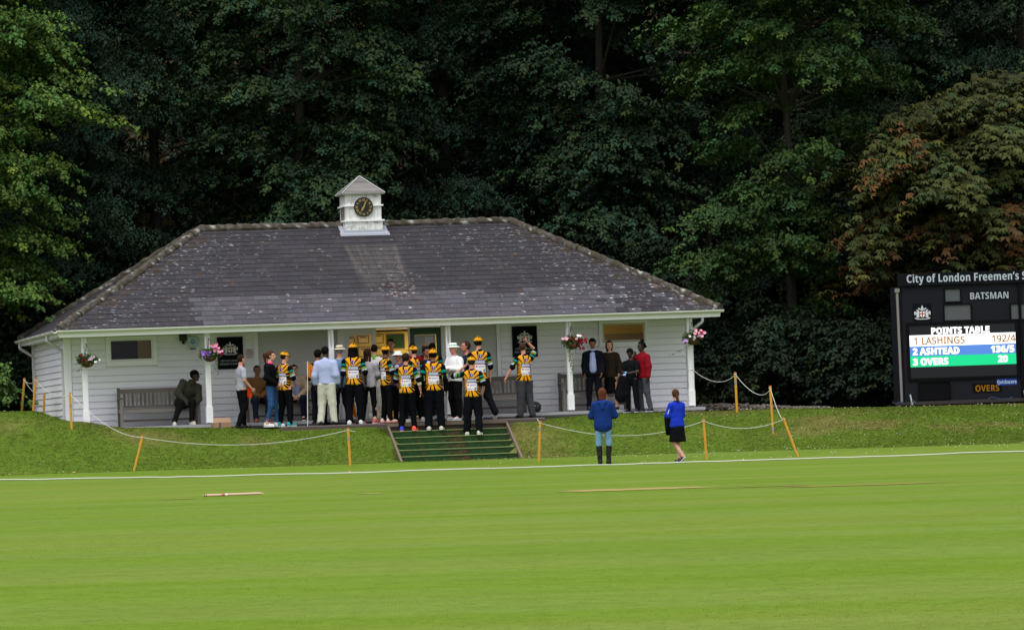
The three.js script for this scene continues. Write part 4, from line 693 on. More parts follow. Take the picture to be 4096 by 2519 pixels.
  if (o.hat) {
    const h = onHead('hat', new THREE.LatheGeometry([[0.0, 0.135], [0.06, 0.132], [0.086, 0.12], [0.094, 0.06], [0.1, 0.052], [0.155, 0.034], [0.16, 0.037], [0.1, 0.062]].map(p => new THREE.Vector2(...p)), 26).scale(0.95, 1, 1.08), cloth(o.hat[0])); h.material.side = THREE.DoubleSide;
    part('hat_band', new THREE.CylinderGeometry(0.097, 0.101, 0.026, 26, 1, true).scale(0.95, 1, 1.08).translate(0, 0.072, 0), cloth(o.hat[1]), h);
  }
  if (o.glasses) part('spectacles', [box(0.05, 0.03, 0.004, 0.034, 0.008, 0.098), box(0.05, 0.03, 0.004, -0.034, 0.008, 0.098)], cloth('#20242a', 0.3), onHead('spectacle_frame', box(0.15, 0.005, 0.005, 0, 0.012, 0.1), cloth('#111111')));
  g.scale.setScalar(s); g.userData.J = undefined; delete g.userData.J; o.extra?.(g, J, s); return g;
}
const DARK = '#3a241c', BROWN = '#7a4a36', FAIR = '#c98f78', TAN = '#a5694c', NIGHT = '#08090b', TEAMTROUSERS = { color: '#08090c' };
const TEAMG = 'players in black and amber striped shirts';
// left group
person({ label: 'man in olive jacket and black cap sitting on the left bench leaning right', x: -4.76, y: DECK, z: -0.95, h: 1.78, yaw: 16, seat: true, skin: DARK, cap: '#0b0b0d', look: 62, hair: ['crop', '#0a0808'], top: { name: 'jacket', color: '#3c3d33', bulk: 0.045, hem: 0.42, collar: '#33342c' }, bottom: { color: '#141413', bulk: 0.03 }, shoe: '#cfc8b8', lean: [20, -20],
  J: { pelvis: [0, 0.52, -0.1], belly: [0, 0.66, -0.1], chest: [0, 0.87, -0.08], top: [0, 0.98, -0.07], neck: [0, 1.0, -0.06], head: [0, 1.21, -0.02], shL: [0.19, 0.98, -0.07], shR: [-0.19, 0.98, -0.07], elL: [0.27, 0.74, 0.05], elR: [-0.24, 0.72, 0.06], wrL: [0.16, 0.58, 0.24], wrR: [0.02, 0.6, 0.22], hipL: [0.1, 0.5, -0.06], hipR: [-0.1, 0.5, -0.06], knL: [0.13, 0.52, 0.34], knR: [-0.14, 0.5, 0.32], anL: [0.12, 0.085, 0.26], anR: [-0.3, 0.085, 0.3] } });
person({ label: 'man in grey T-shirt and black trousers standing in front of the left sign', x: -3.6, y: 1.08, z: 0.38, h: 1.66, yaw: 115, look: 12, skin: FAIR, hair: ['crop', '#2c1d17'], top: { color: '#9a9da8', sleeve: 0.36, hem: 0.9 }, bottom: { color: NIGHT, slim: 0.035 }, shoe: '#0d0d10', J: { knL: [0.1, 0.51, 0.06], anL: [0.11, 0.085, 0.07], anR: [-0.13, 0.085, -0.16], elR: [-0.25, 1.16, -0.02], wrR: [-0.22, 0.95, 0.17] },
  extra: (g) => part('orange_cloth', [box(0.05, 0.2, 0.08, -0.17, 0.86, 0.12, 0.1, 0, 0.12), box(0.045, 0.12, 0.06, -0.175, 0.78, 0.15, 0.3)], cloth('#c23a14'), g, 'orange and red cloth hanging from the pocket') });
person({ label: 'woman with ponytail in black hoodie with pink collar and blue jeans', x: -2.93, y: 1.08, z: 0.4, h: 1.72, yaw: 78, look: 4, skin: '#d09a84', hair: ['ponytail', '#4a2c1e'], top: { name: 'hoodie', color: '#08090b', bulk: 0.03, hem: 0.93, collar: '#f0457e', hood: '#101114' }, bottom: { name: 'jeans', color: '#2f4f7c', bulk: 0.012, slim: 0.008, cuff: 0.11 }, shoe: '#e2e0e0', J: { elR: [-0.24, 1.15, -0.05], wrR: [-0.2, 1.0, 0.2], elL: [0.24, 1.15, -0.05], wrL: [0.18, 1.0, 0.2], knL: [0.09, 0.5, 0.06], anL: [0.1, 0.085, 0.09], anR: [-0.1, 0.085, -0.1] }, extra: (g, J) => part('ripped_knee', box(0.07, 0.05, 0.02, -0.1, 0.5, 0.07), cloth('#c99a86'), g) });
person({ label: 'player in striped shirt and cap beside the woman in the black hoodie', x: -2.62, y: 1.08, z: 0.45, h: 1.68, yaw: 140, look: -12, nod: 14, skin: FAIR, cap: 'team', hair: ['crop', '#1c1410'], top: TEAM, bottom: TEAMTROUSERS, shoe: '#1c8f96', group: TEAMG, wide: 1.04, J: { elR: [-0.24, 1.15, 0.04], wrR: [-0.14, 1.02, 0.24], elL: [0.25, 1.15, 0.04], wrL: [0.14, 1.02, 0.24] } });
const SIT = { pelvis: [0, 0.52, -0.1], belly: [0, 0.66, -0.12], chest: [0, 0.87, -0.12], top: [0, 0.98, -0.11], neck: [0, 1.0, -0.1], head: [0, 1.21, -0.06], shL: [0.19, 0.98, -0.11], shR: [-0.19, 0.98, -0.11], elL: [0.26, 0.75, 0.0], elR: [-0.26, 0.75, 0.0], wrL: [0.06, 0.62, 0.22], wrR: [-0.06, 0.62, 0.22], hipL: [0.1, 0.5, -0.06], hipR: [-0.1, 0.5, -0.06], knL: [0.17, 0.52, 0.36], knR: [-0.15, 0.52, 0.36], anL: [0.16, 0.085, 0.3], anR: [-0.14, 0.085, 0.34] };
person({ label: 'man in brown jacket sitting on the bench behind the woman in jeans', x: -3.02, y: DECK, z: -1.1, h: 1.74, yaw: 14, seat: true, skin: BROWN, hair: ['crop', '#17100d'], top: { name: 'jacket', color: '#6a4a2c', bulk: 0.04, hem: 0.42 }, bottom: { color: '#161b2c' }, shoe: '#8a4420', sole: '#3a2216', J: SIT });
person({ label: 'man in beige jacket and blue shirt sitting with hands clasped', x: -2.1, y: DECK, z: -1.1, h: 1.76, yaw: -6, seat: true, lean: [12, 5], skin: FAIR, hair: ['crop', '#20160f'], top: { name: 'jacket', color: '#b09c80', bulk: 0.04, hem: 0.42, front: '#8f9bc4' }, bottom: { color: '#141a2c' }, shoe: '#14110f', J: SIT });
// round the door
person({ label: 'man in pale blue pullover and cream trousers seen from behind', x: -1.68, y: 1.08, z: 0.5, h: 1.78, yaw: 172, look: -20, skin: DARK, hair: ['crop', '#0a0909'], wide: 1.08, top: { name: 'pullover', color: '#a9b2d6', bulk: 0.04, hem: 0.92, collar: '#b4bce0' }, bottom: { color: '#c9c6b8', bulk: 0.04, slim: 0.045 }, shoe: '#0d0d10' });
person({ label: 'dark haired person half hidden behind the pale blue pullover, holding an orange flag', x: -1.78, y: 1.08, z: 0.0, h: 1.72, yaw: 150, skin: TAN, hair: ['short', '#0c0a0a'], top: { name: 'jacket', color: '#15161a', bulk: 0.03 }, bottom: { color: '#15161a' }, shoe: '#0d0d10', J: { elL: [0.3, 1.12, 0.04], wrL: [0.22, 1.28, 0.16] } });
person({ label: 'man in cream straw hat and light blue blazer with an orange flag', x: -1.3, y: 1.08, z: 0.12, h: 1.8, yaw: 160, look: 20, skin: FAIR, hat: ['#d9cbb2', '#181412'], hair: ['crop', '#8a8a86'], top: { name: 'blazer', color: '#6f8cb0', bulk: 0.04, hem: 0.82 }, bottom: { color: '#12141f' }, shoe: '#3a2018', J: { anR: [-0.2, 0.085, 0.05] } });
person({ label: 'tall player in striped shirt and cap beside the door, long black hair', x: -1.05, y: 1.08, z: 0.52, h: 1.82, yaw: 178, skin: DARK, cap: 'team', hair: ['long', '#0c0a0a'], top: TEAM, bottom: { color: '#090c11', bulk: 0.04, slim: 0.05 }, shoe: '#e2e2e6', group: TEAMG, wide: 1.1, fat: 1.05 });
person({ label: 'woman with long brown hair in grey sweater and black leggings', x: -0.68, y: 1.08, z: 0.3, h: 1.7, yaw: 158, look: -24, skin: '#cf9c86', hair: ['long', '#2a1812'], top: { name: 'sweater', color: '#a29ca6', bulk: 0.03, hem: 0.86 }, bottom: { name: 'leggings', color: '#0c0c0f', bulk: 0.008, slim: 0.006 }, shoe: '#b8544a', J: { elR: [-0.22, 1.17, 0.05], wrR: [-0.12, 1.08, 0.27], anL: [0.13, 0.085, -0.1] } });
person({ label: 'person in white top with green collar behind the grey sweater', x: -0.42, y: DECK, z: -0.35, h: 1.68, yaw: 170, skin: FAIR, hair: ['crop', '#1c130f'], top: { color: '#dcdcd8', collar: '#6fae3a' }, bottom: { color: '#cfcdc4' }, shoe: '#e2e2e2' });
person({ label: 'player in striped shirt and cap turning towards the group, seen from the side', x: -0.3, y: 1.08, z: 0.48, h: 1.74, yaw: 120, look: 20, skin: BROWN, cap: 'team', hair: ['short', '#0f0c0b'], top: TEAM, bottom: TEAMTROUSERS, shoe: '#d9b9ae', sole: '#c0483a', group: TEAMG, J: { elR: [-0.24, 1.16, 0.04], wrR: [-0.2, 0.98, 0.2] } });
person({ label: 'dark haired boy in white shirt with green collar standing in the doorway', x: 0.24, y: DECK, z: -1.95, h: 1.82, yaw: -8, skin: '#c9927a', hair: ['short', '#14100e'], top: { color: '#e4e4e0', collar: '#1f6a48' }, bottom: { color: '#d8d6cc' }, shoe: '#e2e2e2' });
person({ label: 'man with white brimmed hat and spectacles facing the camera', x: 0.06, y: 1.08, z: 0.12, h: 1.62, yaw: -35, skin: '#c4806a', glasses: true, hat: ['#eceded', '#dcdede'], hair: ['crop', '#a8a29a'], top: { name: 'jacket', color: '#4a4468', bulk: 0.03, front: '#c0b8c8' }, bottom: { color: '#15161a' }, shoe: '#14110f' });
person({ label: 'bareheaded player in striped shirt with orange and blue shoes on the steps', x: 0.1, y: 0.88, z: 0.86, h: 1.76, yaw: 172, look: -8, skin: FAIR, hair: ['short', '#2a1c17'], top: TEAM, bottom: TEAMTROUSERS, shoes: { L: '#3440c8', R: '#ff5a48' }, sole: '#f0a090', group: TEAMG, wide: 1.06, J: { elR: [-0.27, 1.16, -0.02], wrR: [-0.29, 0.92, 0.05], elL: [0.25, 1.16, 0.05], wrL: [0.2, 1.0, 0.22] }, extra: (g, J) => part('elbow_bandage', bar(J.elR.clone().lerp(J.shR, 0.12), J.elR.clone().lerp(J.wrR, 0.45), 0.055, 0.05, 10), cloth('#d6d2bc'), g) });
person({ label: 'person in bright red top mostly hidden behind a striped player', x: 0.5, y: DECK, z: -0.55, h: 1.68, yaw: 175, skin: FAIR, hair: ['short', '#3a251a'], top: { color: '#b3101c' }, bottom: { color: '#15161a' }, shoe: '#14110f' });
person({ label: 'player in striped shirt with cap peak pointing left', x: 0.38, y: 1.08, z: 0.32, h: 1.72, yaw: -125, look: -6, skin: FAIR, cap: 'team', hair: ['crop', '#2a1c15'], top: TEAM, bottom: TEAMTROUSERS, shoe: '#e2dada', group: TEAMG });
person({ label: 'smiling man with dark hair in suit and pale blue shirt', x: 0.72, y: 1.08, z: -0.02, h: 1.7, yaw: 40, skin: '#8a5640', hair: ['short', '#0e0b0a'], top: { name: 'suit_jacket', color: '#181a22', bulk: 0.03, front: '#a8b4d8' }, bottom: { color: '#181a22' }, shoe: '#0d0d10' });
person({ label: 'bareheaded dark haired player in striped shirt behind the central player', x: 0.92, y: DECK, z: -0.3, h: 1.68, yaw: 165, skin: DARK, hair: ['crop', '#0b0909'], top: TEAM, bottom: TEAMTROUSERS, shoe: '#e2dada', group: TEAMG });
person({ label: 'balding man at the back of the group by the green door', x: 0.84, y: DECK, z: -0.75, h: 1.7, yaw: 150, skin: '#c9937c', hair: ['bald', '#6a5a4a'], top: { color: '#3a4050' }, bottom: { color: '#15161a' }, shoe: '#14110f' });
person({ label: 'central player in striped shirt and cap standing square on the steps, back turned', x: 0.72, y: 0.88, z: 0.9, h: 1.83, yaw: 180, skin: BROWN, cap: 'team', hair: ['short', '#100c0a'], top: { ...TEAM, long: 'LR' }, bottom: { color: '#0a0d13', bulk: 0.04, slim: 0.05 }, shoe: '#d8d6c4', group: TEAMG, wide: 1.14, fat: 1.1 });
person({ label: 'umpire in white coat and white hat with green band, arms folded', x: 1.3, y: 1.08, z: 0.38, h: 1.76, yaw: -48, skin: '#d08a76', hat: ['#ecefec', '#2f8a48'], hair: ['crop', '#b8b0a6'], wide: 1.06, fat: 1.16, top: { name: 'white_coat', color: '#e6e6e8', bulk: 0.035, hem: 0.9, collar: '#ecece8' }, bottom: { color: '#101114' }, shoe: '#d8d8dc', J: { elL: [0.27, 1.16, 0.06], wrL: [0.0, 1.2, 0.22], elR: [-0.27, 1.16, 0.06], wrR: [0.02, 1.16, 0.25], anL: [0.15, 0.085, 0.05], anR: [-0.15, 0.085, -0.06] } });
person({ label: 'red faced man with short hair looking left beside the tall capped player', x: 1.66, y: 1.08, z: 0.0, h: 1.8, yaw: -70, skin: '#c47a66', hair: ['receding', '#3a2a20'], top: { color: '#2a2c38' }, bottom: { color: '#cfcabb' }, shoe: '#d8d8dc' });
person({ label: 'tallest player in striped shirt and cap, one heel lifted as if walking', x: 1.86, y: 1.08, z: 0.45, h: 1.88, yaw: -165, look: -18, skin: FAIR, cap: 'team', hair: ['short', '#1c1410'], top: TEAM, bottom: { color: '#0e1016', bulk: 0.03, slim: 0.04 }, shoe: '#dcdce0', group: TEAMG, wide: 1.08, fat: 1.04, J: { hipR: [-0.1, 0.92, 0], knR: [-0.16, 0.52, -0.02], anR: [-0.26, 0.15, -0.24], anL: [0.02, 0.085, 0.04] }, pitch: { R: 38 } });
person({ label: 'player in striped shirt on the lower step with a hand raised to his cap', x: 1.55, y: 0.738, z: 1.18, h: 1.76, yaw: 174, skin: '#c08874', cap: 'team', hair: ['crop', '#2a201a'], top: TEAM, bottom: { color: '#0a0d13', bulk: 0.04, slim: 0.05 }, shoe: '#d6d6bc', group: TEAMG, wide: 1.06, fat: 1.06, nod: 8, J: { elL: [0.42, 1.36, 0.1], wrL: [0.13, 1.6, 0.09], elR: [-0.26, 1.17, -0.02], wrR: [-0.22, 0.98, 0.06] } });
person({ label: 'player in striped shirt and grey trousers with a hand on his head', x: 2.9, y: 1.08, z: 0.42, h: 1.72, yaw: -152, look: -40, skin: '#c98a74', hair: ['crop', '#3a2c24'], top: TEAM, bottom: { name: 'grey_trousers', color: '#3a3b40', bulk: 0.045, slim: 0.05 }, shoe: '#101012', sole: '#101012', group: TEAMG, wide: 1.05, fat: 1.08, J: { elR: [-0.3, 1.6, 0.0], wrR: [-0.13, 1.76, -0.02], elL: [0.32, 1.2, -0.04], wrL: [0.42, 0.99, 0.04] } });
// right end of the veranda
person({ label: 'man in navy jacket and pale blue shirt looking down, hands in pockets', x: 4.72, y: DECK, z: -0.55, h: 1.66, yaw: -4, nod: 22, skin: '#8a5a44', hair: ['short', '#0b0a0b'], wide: 1.03, fat: 1.1, top: { name: 'jacket', color: '#11131c', bulk: 0.04, hem: 0.86, front: '#9aa2cc', collar: '#a8b0d8' }, bottom: { color: '#12141c' }, shoe: '#0d0d10', J: { wrL: [0.21, 0.93, 0.1], wrR: [-0.21, 0.93, 0.1] } });
person({ label: 'woman in dark brown jacket and black skirt with a large black bag', x: 5.16, y: DECK, z: -0.75, h: 1.6, yaw: -12, look: 16, skin: '#cf9c84', hair: ['bob', '#3a2a1c'], top: { name: 'jacket', color: '#2e241c', bulk: 0.04, hem: 0.8 }, bottom: { skirt: 0.42, color: '#0e0e10' }, shoe: '#1a1412', sole: '#14110f', J: { elL: [0.27, 1.14, 0.03], wrL: [0.26, 0.96, 0.1] } });
person({ label: 'boy in black polo shirt looking down at a phone', x: 5.44, y: 1.12, z: 0.22, h: 1.46, yaw: -28, nod: 24, skin: DARK, hair: ['afro', '#0a0808'], top: { color: '#101216', sleeve: 0.34 }, bottom: { color: '#101216' }, shoe: '#1c2440', J: { elL: [0.24, 1.14, 0.05], wrL: [0.06, 1.1, 0.27], elR: [-0.24, 1.14, 0.05], wrR: [-0.06, 1.1, 0.27] }, extra: (g) => part('phone', box(0.08, 0.15, 0.012, 0, 1.09, 0.38, -0.9), cloth('#8fb8e0', 0.3), g, 'mobile phone held in both hands') });
person({ label: 'woman in red padded jacket and grey trousers with hair in a bun', x: 5.72, y: 1.12, z: 0.2, h: 1.62, yaw: -48, look: -16, skin: DARK, hair: ['bun', '#0a0808'], top: { name: 'padded_jacket', color: '#7a101c', bulk: 0.04, hem: 0.84, collar: '#7a101c' }, bottom: { color: '#45474f', bulk: 0.03, slim: 0.03 }, shoe: '#22283a', J: { elR: [-0.25, 1.18, 0.06], wrR: [-0.1, 1.4, 0.16], elL: [0.24, 1.15, 0.02], anL: [0.18, 0.085, -0.06] } });
// on the grass by the boundary
person({ label: 'woman in blue hooded top, pale jeans and black boots at the boundary', world: [1.9, groundY(1.9, -106.1) + 0.01, -106.1], h: 1.66, yaw: 176, look: 6, skin: FAIR, hair: ['bob', '#5a3222'], boots: true, wide: 1.02, fat: 1.14, top: { name: 'hooded_top', color: '#16306e', bulk: 0.045, hem: 0.76, hood: '#1a3576', collar: '#e05a20' }, bottom: { name: 'jeans', color: '#7096b8', bulk: 0.012, slim: 0.012 }, shoe: '#0d0d10', sole: '#0d0d10', J: { elL: [0.27, 1.14, 0.06], wrL: [0.08, 1.08, 0.24], elR: [-0.27, 1.14, 0.06], wrR: [-0.08, 1.08, 0.24], anL: [0.1, 0.085, -0.03], anR: [-0.1, 0.085, -0.03] } });
person({ label: 'woman in bright blue jacket and black skirt walking along the boundary', world: [3.5, groundY(3.5, -105.9) + 0.01, -105.9], h: 1.58, yaw: -140, look: -20, nod: 8, skin: '#c99484', hair: ['lowpony', '#4a2e1e'], wide: 1.03, fat: 1.16, top: { name: 'sports_jacket', color: '#1c36b4', bulk: 0.035, hem: 0.86, collar: '#15161c', stripe: '#e8e8f0' }, bottom: { skirt: 0.5, color: '#0d0d10' }, shoe: '#2a2c3c', sole: '#e2e2e6', J: { elL: [0.24, 1.15, 0.06], wrL: [0.06, 1.12, 0.24], elR: [-0.24, 1.15, 0.06], wrR: [-0.06, 1.08, 0.24], knR: [-0.08, 0.5, 0.08], anR: [-0.02, 0.085, -0.02], knL: [0.1, 0.5, 0.02], anL: [0.02, 0.13, -0.22] }, pitch: { L: 40 }, extra: (g) => part('jacket_over_arm', surfaceNet(boneField([[V(0.22, 1.1, 0.08), V(0.2, 0.8, 0.12), 0.1, 0.07, 0.8], [V(0.14, 1.05, 0.16), V(0.16, 0.72, 0.16), 0.08, 0.06]]), [-0.1, 0.6, -0.2], [0.45, 1.3, 0.4], 0.022), cloth('#0f1016'), g, 'black jacket carried over the arm') });

// ---------------------------------------------------------------- benches
const teak = [mat([0.17, 0.145, 0.125], 0.85), mat([0.13, 0.108, 0.092], 0.85), mat([0.21, 0.185, 0.165], 0.85)], tk = () => teak[Math.floor(rnd() * 3)];
function bench(x0, x1, z, label) {
  const b = thing('park_bench', label, 'bench', px((x0 + x1) / 2, DECK, z), TH, 'wooden benches along the pavilion wall'), W = x1 - x0, h = W / 2;
  for (const s of [-1, 1]) {
    part('leg', box(0.07, 0.64, 0.06, s * (h - 0.035), 0.32, 0.25), teak[2], b); part('rear_leg', box(0.07, 0.9, 0.06, s * (h - 0.035), 0.45, -0.25, -0.06), teak[1], b);
    part('armrest', box(0.085, 0.035, 0.6, s * (h - 0.035), 0.655, 0.0), tk(), b); part('side_rail', box(0.045, 0.08, 0.44, s * (h - 0.035), 0.36, 0.0), tk(), b);
  }
  part('top_rail', box(W - 0.14, 0.1, 0.045, 0, 0.82, -0.27), tk(), b); part('back_rail', box(W - 0.14, 0.05, 0.04, 0, 0.46, -0.24), tk(), b);
  const n = Math.round((W - 0.2) / 0.098); for (let i = 0; i < n; i++) part('back_slat', box(0.05, 0.3, 0.018, -h + 0.12 + (i + 0.5) * (W - 0.24) / n, 0.627, -0.255, -0.04), tk(), b);
  for (let i = 0; i < 5; i++) part('seat_slat', box(W - 0.1, 0.022, 0.075, 0, 0.41, -0.17 + i * 0.092), tk(), b);
  part('front_rail', box(W - 0.14, 0.08, 0.04, 0, 0.355, 0.23), teak[2], b); part('stretcher', box(W - 0.14, 0.045, 0.03, 0, 0.14, 0.0), teak[1], b);
}
bench(-6.22, -4.38, -1.25, 'weathered wooden bench at the left end of the veranda with one man on it'); bench(-3.25, -1.55, -1.25, 'wooden bench behind the standing woman in jeans with two men sitting');
bench(1.75, 3.3, -1.25, 'empty wooden bench behind the player with a hand on his head'); bench(4.07, 5.68, -1.25, 'wooden bench behind the man in the navy jacket');

// ---------------------------------------------------------------- hanging baskets
function basket(x, label, cols, trail, lift) {
  const r = rngOf(Math.round(x * 100) + 900), [wx, wy, wz] = px(x, 2.72 + lift, 0.02), b = thing('hanging_basket', label, 'flower basket', [wx, wy, wz], TH, 'flower baskets hung on the veranda pillars');
  part('bowl', new THREE.SphereGeometry(0.16, 16, 8, 0, 6.2832, Math.PI * 0.5, Math.PI * 0.5).scale(1, 0.85, 1).translate(0, -0.02, 0), mat([0.11, 0.045, 0.02], 0.95, { side: THREE.DoubleSide }), b);
  part('chain', [0, 2.1, 4.2].map(a => bar(V(Math.cos(a) * 0.155, -0.02, Math.sin(a) * 0.155), V(0, 0.36, -0.04), 0.004, 0.004, 4)), mat([0.1, 0.1, 0.1], 0.5, { metalness: 0.6 }), b);
  part('bracket', [bar(V(0, 0.36, -0.04), V(0, 0.4, -0.24), 0.009), bar(V(0, 0.2, -0.23), V(0, 0.38, -0.13), 0.007)], mat([0.03, 0.03, 0.03], 0.5), b);
  const P = [], N = []; const leaf = (p, k = 1) => leafTri(P, N, p, V(gauss(r), gauss(r) * 0.6 - 0.1, gauss(r)).normalize(), V(gauss(r) * 0.4, 1, gauss(r) * 0.4 + 0.3).normalize(), 0.07 * k, 0.02 * k, 0.004);
  for (let i = 0; i < 420; i++) { const a = r() * 6.283, k = Math.sqrt(r()) * 0.24; leaf(V(Math.cos(a) * k, 0.02 + 0.1 * (1 - k * 3) + gauss(r) * 0.06 - Math.max(0, k - 0.15) * 0.6, Math.sin(a) * k)); }
  for (const [tx, len, drift] of trail) for (let i = 0; i < len * 60; i++) { const t = i / (len * 60); leaf(V(tx + drift * t * t + gauss(r) * 0.018, -0.08 - len * (drift ? 0.55 * t : t), 0.12 + gauss(r) * 0.02), 0.65); }
  const g = new THREE.BufferGeometry(); g.setAttribute('position', new THREE.Float32BufferAttribute(P, 3)); g.setAttribute('normal', new THREE.Float32BufferAttribute(N, 3));
  part('foliage', g, soft([0.05, 0.105, 0.025], 0.7, { side: THREE.DoubleSide }), b);
  for (const [c, n, cx, cy, sp, sz] of cols) {
    const f = []; for (let i = 0; i < n; i++) { const q = new THREE.ConeGeometry(sz * R(0.8, 1.15, r), sz * 0.7, 7, 1, true), e = new THREE.Euler(-Math.PI / 2 - 0.5 + gauss(r) * 0.5, gauss(r) * 0.7, 0, 'YXZ'); q.rotateX(Math.PI).applyMatrix4(new THREE.Matrix4().makeRotationFromEuler(new THREE.Euler(Math.PI / 2 - 0.4 + gauss(r) * 0.4, gauss(r) * 0.6, 0, 'YXZ'))); f.push(q.translate(cx + gauss(r) * sp, cy + gauss(r) * sp * 0.7, 0.14 + r() * 0.1)); }
    part('flowers', f, soft(new THREE.Color(c), 0.7, { side: THREE.DoubleSide }), b).userData.kind = 'stuff';
  }
}
basket(-7.03, 'sparse hanging basket of red and white flowers on the leftmost pillar', [['#8e1230', 4, -0.08, 0.02, 0.09, 0.04], ['#f0d8ea', 3, 0.06, 0.05, 0.06, 0.042], ['#5a1420', 3, -0.18, 0.1, 0.04, 0.036], ['#e6e6e0', 3, 0.2, 0.0, 0.04, 0.03]], [[-0.12, 0.3, -0.15], [-0.1, 0.2, -0.3]], 0.0);
basket(-4.25, 'full hanging basket of pink and lilac flowers beside the left school sign', [['#e38fae', 26, 0.12, 0.14, 0.09, 0.032], ['#a66fd0', 14, -0.1, 0.02, 0.09, 0.036], ['#f0c4d0', 8, 0.16, 0.06, 0.06, 0.03], ['#8a1030', 4, 0.25, 0.0, 0.03, 0.036]], [[0.15, 0.4, 0], [0.1, 0.3, 0]], 0.04);
basket(4.13, 'hanging basket of dark red, white and pink flowers with a long trailing stem', [['#7d0c22', 15, 0.05, -0.02, 0.15, 0.04], ['#e6b4c6', 10, -0.2, 0.1, 0.05, 0.032], ['#ece8ea', 5, 0.12, 0.13, 0.09, 0.034], ['#98142c', 6, 0.22, 0.04, 0.08, 0.038]], [[-0.1, 1.45, 0.08], [-0.08, 1.0, 0.05], [0.06, 0.2, 0]], 0.05);
basket(6.97, 'hanging basket of pink and white flowers on the rightmost pillar', [['#e8a8bc', 16, 0.05, 0.1, 0.11, 0.036], ['#f2e2ea', 6, -0.08, 0.0, 0.1, 0.034], ['#b880d0', 3, -0.2, -0.06, 0.03, 0.036], ['#c2304c', 3, 0.17, 0.12, 0.04, 0.036]], [[-0.1, 0.55, -0.55], [0.1, 0.25, 0.2]], 0.06);

// ---------------------------------------------------------------- signs on the wall
function crest(c, x, y, k) {                              // shield with a red cross between two winged beasts, helm and plumes above, scroll below
  c.save(); c.translate(x, y); c.scale(k, k); const W = '#cfd2d6';
  const shield = () => { c.beginPath(); c.moveTo(-24, -26); c.lineTo(24, -26); c.lineTo(24, 6); c.quadraticCurveTo(22, 28, 0, 36); c.quadraticCurveTo(-22, 28, -24, 6); c.closePath(); };
  for (const s of [-1, 1]) {
    c.save(); c.scale(s, 1); c.fillStyle = W;
    c.beginPath(); c.moveTo(28, 30); c.quadraticCurveTo(34, 6, 28, -8); c.quadraticCurveTo(26, -26, 40, -40); c.quadraticCurveTo(52, -46, 60, -36); c.lineTo(50, -30); c.quadraticCurveTo(44, -18, 52, -8); c.quadraticCurveTo(62, 6, 54, 22); c.lineTo(64, 34); c.lineTo(40, 34); c.closePath(); c.fill();
    c.beginPath(); c.moveTo(46, -14); c.quadraticCurveTo(70, -34, 78, -22); c.quadraticCurveTo(80, 0, 70, 16); c.quadraticCurveTo(68, -2, 58, 0); c.closePath(); c.fill();
    c.fillStyle = '#a33'; c.fillRect(60, -14, 8, 5); c.fillStyle = W; c.beginPath(); c.ellipse(26, -48, 16, 7, -0.5, 0, 7); c.fill(); c.beginPath(); c.ellipse(52, 44, 26, 5, -0.25, 0, 7); c.fill(); c.restore();
  }
  c.fillStyle = W; c.beginPath(); c.moveTo(0, -86); c.lineTo(12, -56); c.lineTo(9, -32); c.lineTo(-9, -32); c.lineTo(-12, -56); c.closePath(); c.fill(); c.fillRect(-32, 44, 64, 8);
  shield(); c.fillStyle = '#e8e8e6'; c.fill(); c.save(); shield(); c.clip(); c.fillStyle = '#b81c24'; c.fillRect(-4.5, -30, 9, 70); c.fillRect(-26, -6, 52, 9); c.fillRect(-18, -22, 4, 10); c.restore(); c.restore();
}
const signTex = canvasTex(384, 480, (c) => { c.fillStyle = '#0a0f12'; c.fillRect(0, 0, 384, 480); crest(c, 192, 190, 1.5); c.fillStyle = '#aab0b6'; c.font = 'bold 38px serif'; c.textAlign = 'center'; c.fillText('CITY OF LONDON', 192, 370, 310); c.fillText("FREEMEN'S SCHOOL", 192, 420, 340); });
for (const [x, y, w, h, side] of [[-3.55, 2.82, 0.6, 0.745, 'left'], [3.36, 2.865, 0.595, 0.72, 'right']]) {
  const s = thing('school_sign', side === 'left' ? 'black school sign with crest and shield between left flower basket and no smoking notice' : 'black school sign with crest behind the player with a hand on his head', 'sign', px(x, y, WZ + 0.025), TH, 'black crest signs on the pavilion wall');
  part('board', box(w, h, 0.025), mat([0.004, 0.006, 0.007], 0.4), s); part('print', planeQuad(w - 0.02, h - 0.02).translate(0, 0, 0.0145), soft(new THREE.Color(1, 1, 1), 0.7, { map: signTex }), s);
}
{
  const t = canvasTex(128, 160, (c) => { c.fillStyle = '#c9c6c8'; c.fillRect(0, 0, 128, 160); c.strokeStyle = '#96404a'; c.lineWidth = 10; c.beginPath(); c.arc(64, 66, 44, 0, 7); c.stroke(); c.strokeStyle = '#3a3436'; c.lineWidth = 9; c.beginPath(); c.moveTo(40, 88); c.lineTo(88, 46); c.stroke(); c.strokeStyle = '#96404a'; c.beginPath(); c.moveTo(34, 36); c.lineTo(94, 96); c.stroke(); c.fillStyle = '#a86a70'; c.fillRect(20, 128, 88, 10); });
  const s = thing('no_smoking_sign', 'small square no smoking notice with a red ring on the wall', 'sign', px(-3.1, 2.79, WZ + 0.02), TH); part('plate', box(0.2, 0.25, 0.008), paint[0], s); part('print', planeQuad(0.19, 0.24).translate(0, 0, 0.006), mat(new THREE.Color(1, 1, 1), 0.5, { map: t }), s);
}
